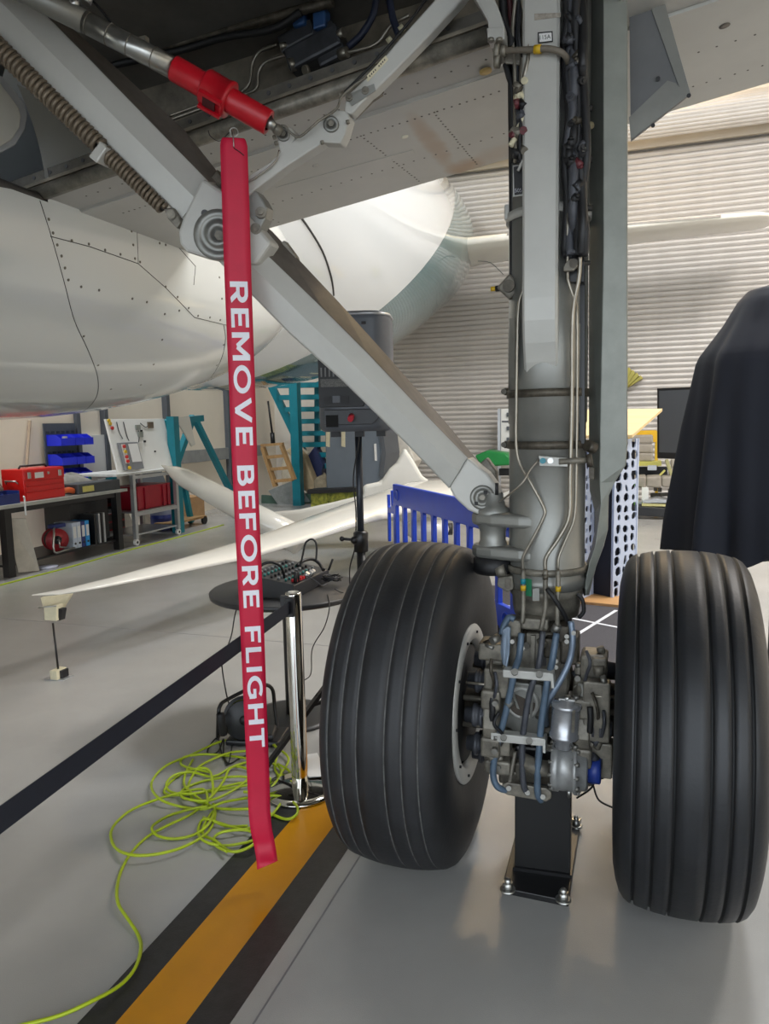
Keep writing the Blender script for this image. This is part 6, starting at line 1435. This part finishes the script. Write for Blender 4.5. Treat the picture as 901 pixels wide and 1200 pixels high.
MB().prism([sq(0, 455), sq(1, 452), sq(1, 540), sq(0, 537)], FW.cross(UP) * 0 + V((.02, .05, 0))).build('bezel', blackm_m, scn, bevel=.004)
MB().prism([sq(.03, 458) - V((0, .004, 0)), sq(.97, 455) - V((0, .004, 0)), sq(.97, 532) - V((0, .004, 0)), sq(.03, 530) - V((0, .004, 0))], V((0, .003, 0))).build('glass', mat('screen_glass', (84, 86, 90), .3, 0, .02), scn)
pm = s0_.lerp(s1_, .85); pm.z = 0
MB().bar(pm + V((.04, .08, 0)), pm + V((.04, .08, 1.2)), .08, .04).build('stand_post', blackm_m, scn); MB().box(pm + Z * .02, (.5, .5, .04)).build('stand_base', blackm_m, scn)
# airline seats on a low cart
sr = thing('seat_cart', 'low dark wheeled cart in front of the shutter carrying old airline seats', 'cart', G(765, 605, 9.6))
MB().prism([G(x, y, 9.6) for x, y in ((720, 592), (800, 597), (800, 607), (720, 603))], A * .7).build('deck', dark_m, sr, bevel=.01)
for x in (742, 792): MB().cyl(G(x, 608, 9.62), G(x, 608, 9.70), .055, n=14).build('castor', rubber_m, sr)
se = thing('airline_seats', 'grey leather airline seat row with white legs on the low cart', 'seat', G(780, 595, 10.0))
for i, (x0, x1) in enumerate(((738, 757), (757, 775), (775, 797))): MB().prism([G(x0, 559, 9.9), G(x1, 558, 9.9), G(x1, 572, 9.9), G(x0, 571, 9.9)], A * .45).build('seat_cushion', leather_m, se, bevel=.03, seg=3)
for y0, y1 in ((538, 548), (548, 558)): MB().prism([G(786, y0, 10.2), G(805, y0, 10.2), G(805, y1, 10.2), G(786, y1, 10.2)], A * .12).build('seat_back', leather_m, se, bevel=.02)
MB().prism([G(779, 540, 10.15), G(783, 538, 10.15), G(790, 560, 10.15), G(786, 561, 10.15)], A * .2).build('arm_rest', mat('arm_olive', (160, 156, 110), .5), se, bevel=.01)
for x in (754, 758): MB().bar(G(x, 571, 9.9), G(x - .5, 592, 9.9), .05, .05).build('leg', paper_m, se)
MB().bar(G(740, 590, 9.9), G(798, 586, 9.9), .04, .03).build('cross_rail', alu_m, se)
for x, y in ((768, 573), (773, 574), (785, 575)): MB().box(G(x, y, 10.1), (.1, .06, .06)).build('fitting', greasy_m, se)
MB().bar(G(762, 580, 10.2), G(798, 579, 10.2), .05, .06).build('cross_rail', greasy_m, se)
s2 = thing('upper_seat', 'grey leather airline seat back on a yellow shelf behind the plinth', 'seat', G(755, 545, 10.6))
for y0, y1 in ((510, 520), (521, 531), (531, 541)): MB().prism([G(738, y0, 10.5), G(765, y0 - .5, 10.5), G(765.5, y1, 10.5), G(738, y1, 10.5)], A * .15).build('back_cushion', leather_m, s2, bevel=.03, seg=3)
yc = thing('yellow_shelf', 'yellow steel shelf trolley holding the upper airline seat', 'shelf', G(755, 600, 10.8))
MB().prism([G(736, 541, 10.4), G(775, 541, 10.4), G(775, 546, 10.4), G(736, 546, 10.4)], A * .5).build('shelf', mat('shelf_olive', (186, 180, 90), .45), yc)
MB().prism([G(736, 505, 10.75), G(769, 504, 10.75), G(769, 518, 10.75), G(736, 518, 10.75)], A * .04).build('back_board', mat('board_yellow', (226, 176, 20), .45), yc)
for x in (738, 769): MB().bar(G(x, 505, 10.8), G(x, 602, 10.8), .05, .05).build('post', yel_m, yc)
MB().box(G(764, 548, 10.4), (.1, .14, .08)).build('fitting', alu_m, yc)
MB().prism([G(738, 547, 10.7), G(782, 547, 10.7), G(782, 558, 10.7), G(738, 558, 10.7)], A * .05).build('dark_panel', dark_m, yc)
MB().bar(G(772, 558, 10.2), G(779, 551, 10.2), .04, .03).build('strap', mat('strap_yellow', (206, 200, 110), .5), yc)
for y0, y1, lb in ((566, 577, 'upper green plastic box stacked on the low cart'), (578, 592, 'lower green plastic box stacked on the low cart')): MB().prism([G(738, y0, 9.7), G(748, y0, 9.7), G(748, y1, 9.7), G(738, y1, 9.7)], A * .3).build('green_box', greenbox, label=lb, cat='box', bevel=.01, group='green boxes on the low cart')
ts = thing('tray_stack', 'stack of pale trays on the low cart under the airline seats', 'trays', G(775, 594, 9.75))
MB().prism([G(752, 590, 9.7), G(800, 592, 9.7), G(800, 594, 9.7), G(752, 593, 9.7)], A * .4).build('tray', mat('tray_yellow', (206, 200, 140), .5), ts); MB().prism([G(753, 587, 9.72), G(770, 584, 9.72), G(800, 589, 9.72), G(753, 589.5, 9.72)], A * .4).build('tray', alu_m, ts)
gd = thing('gold_duct', 'gold stepped metal bracket against the shutter beside the leg door', 'bracket', G(740, 455, 12.2))
for i in range(4): MB().prism([G(724 + 6 * i, 440 + 3.0 * i - (2 if i > 2 else 0), 12.2 + .02 * i), G(737 + 4.5 * i, 430 + 3.2 * i, 12.2 + .02 * i), G(740 + 4.5 * i, 434 + 3.2 * i, 12.2 + .02 * i), G(727 + 2 * i, 462 - 2 * i, 12.2 + .02 * i)], A * .15).build('step', gold_m, gd, bevel=.01)
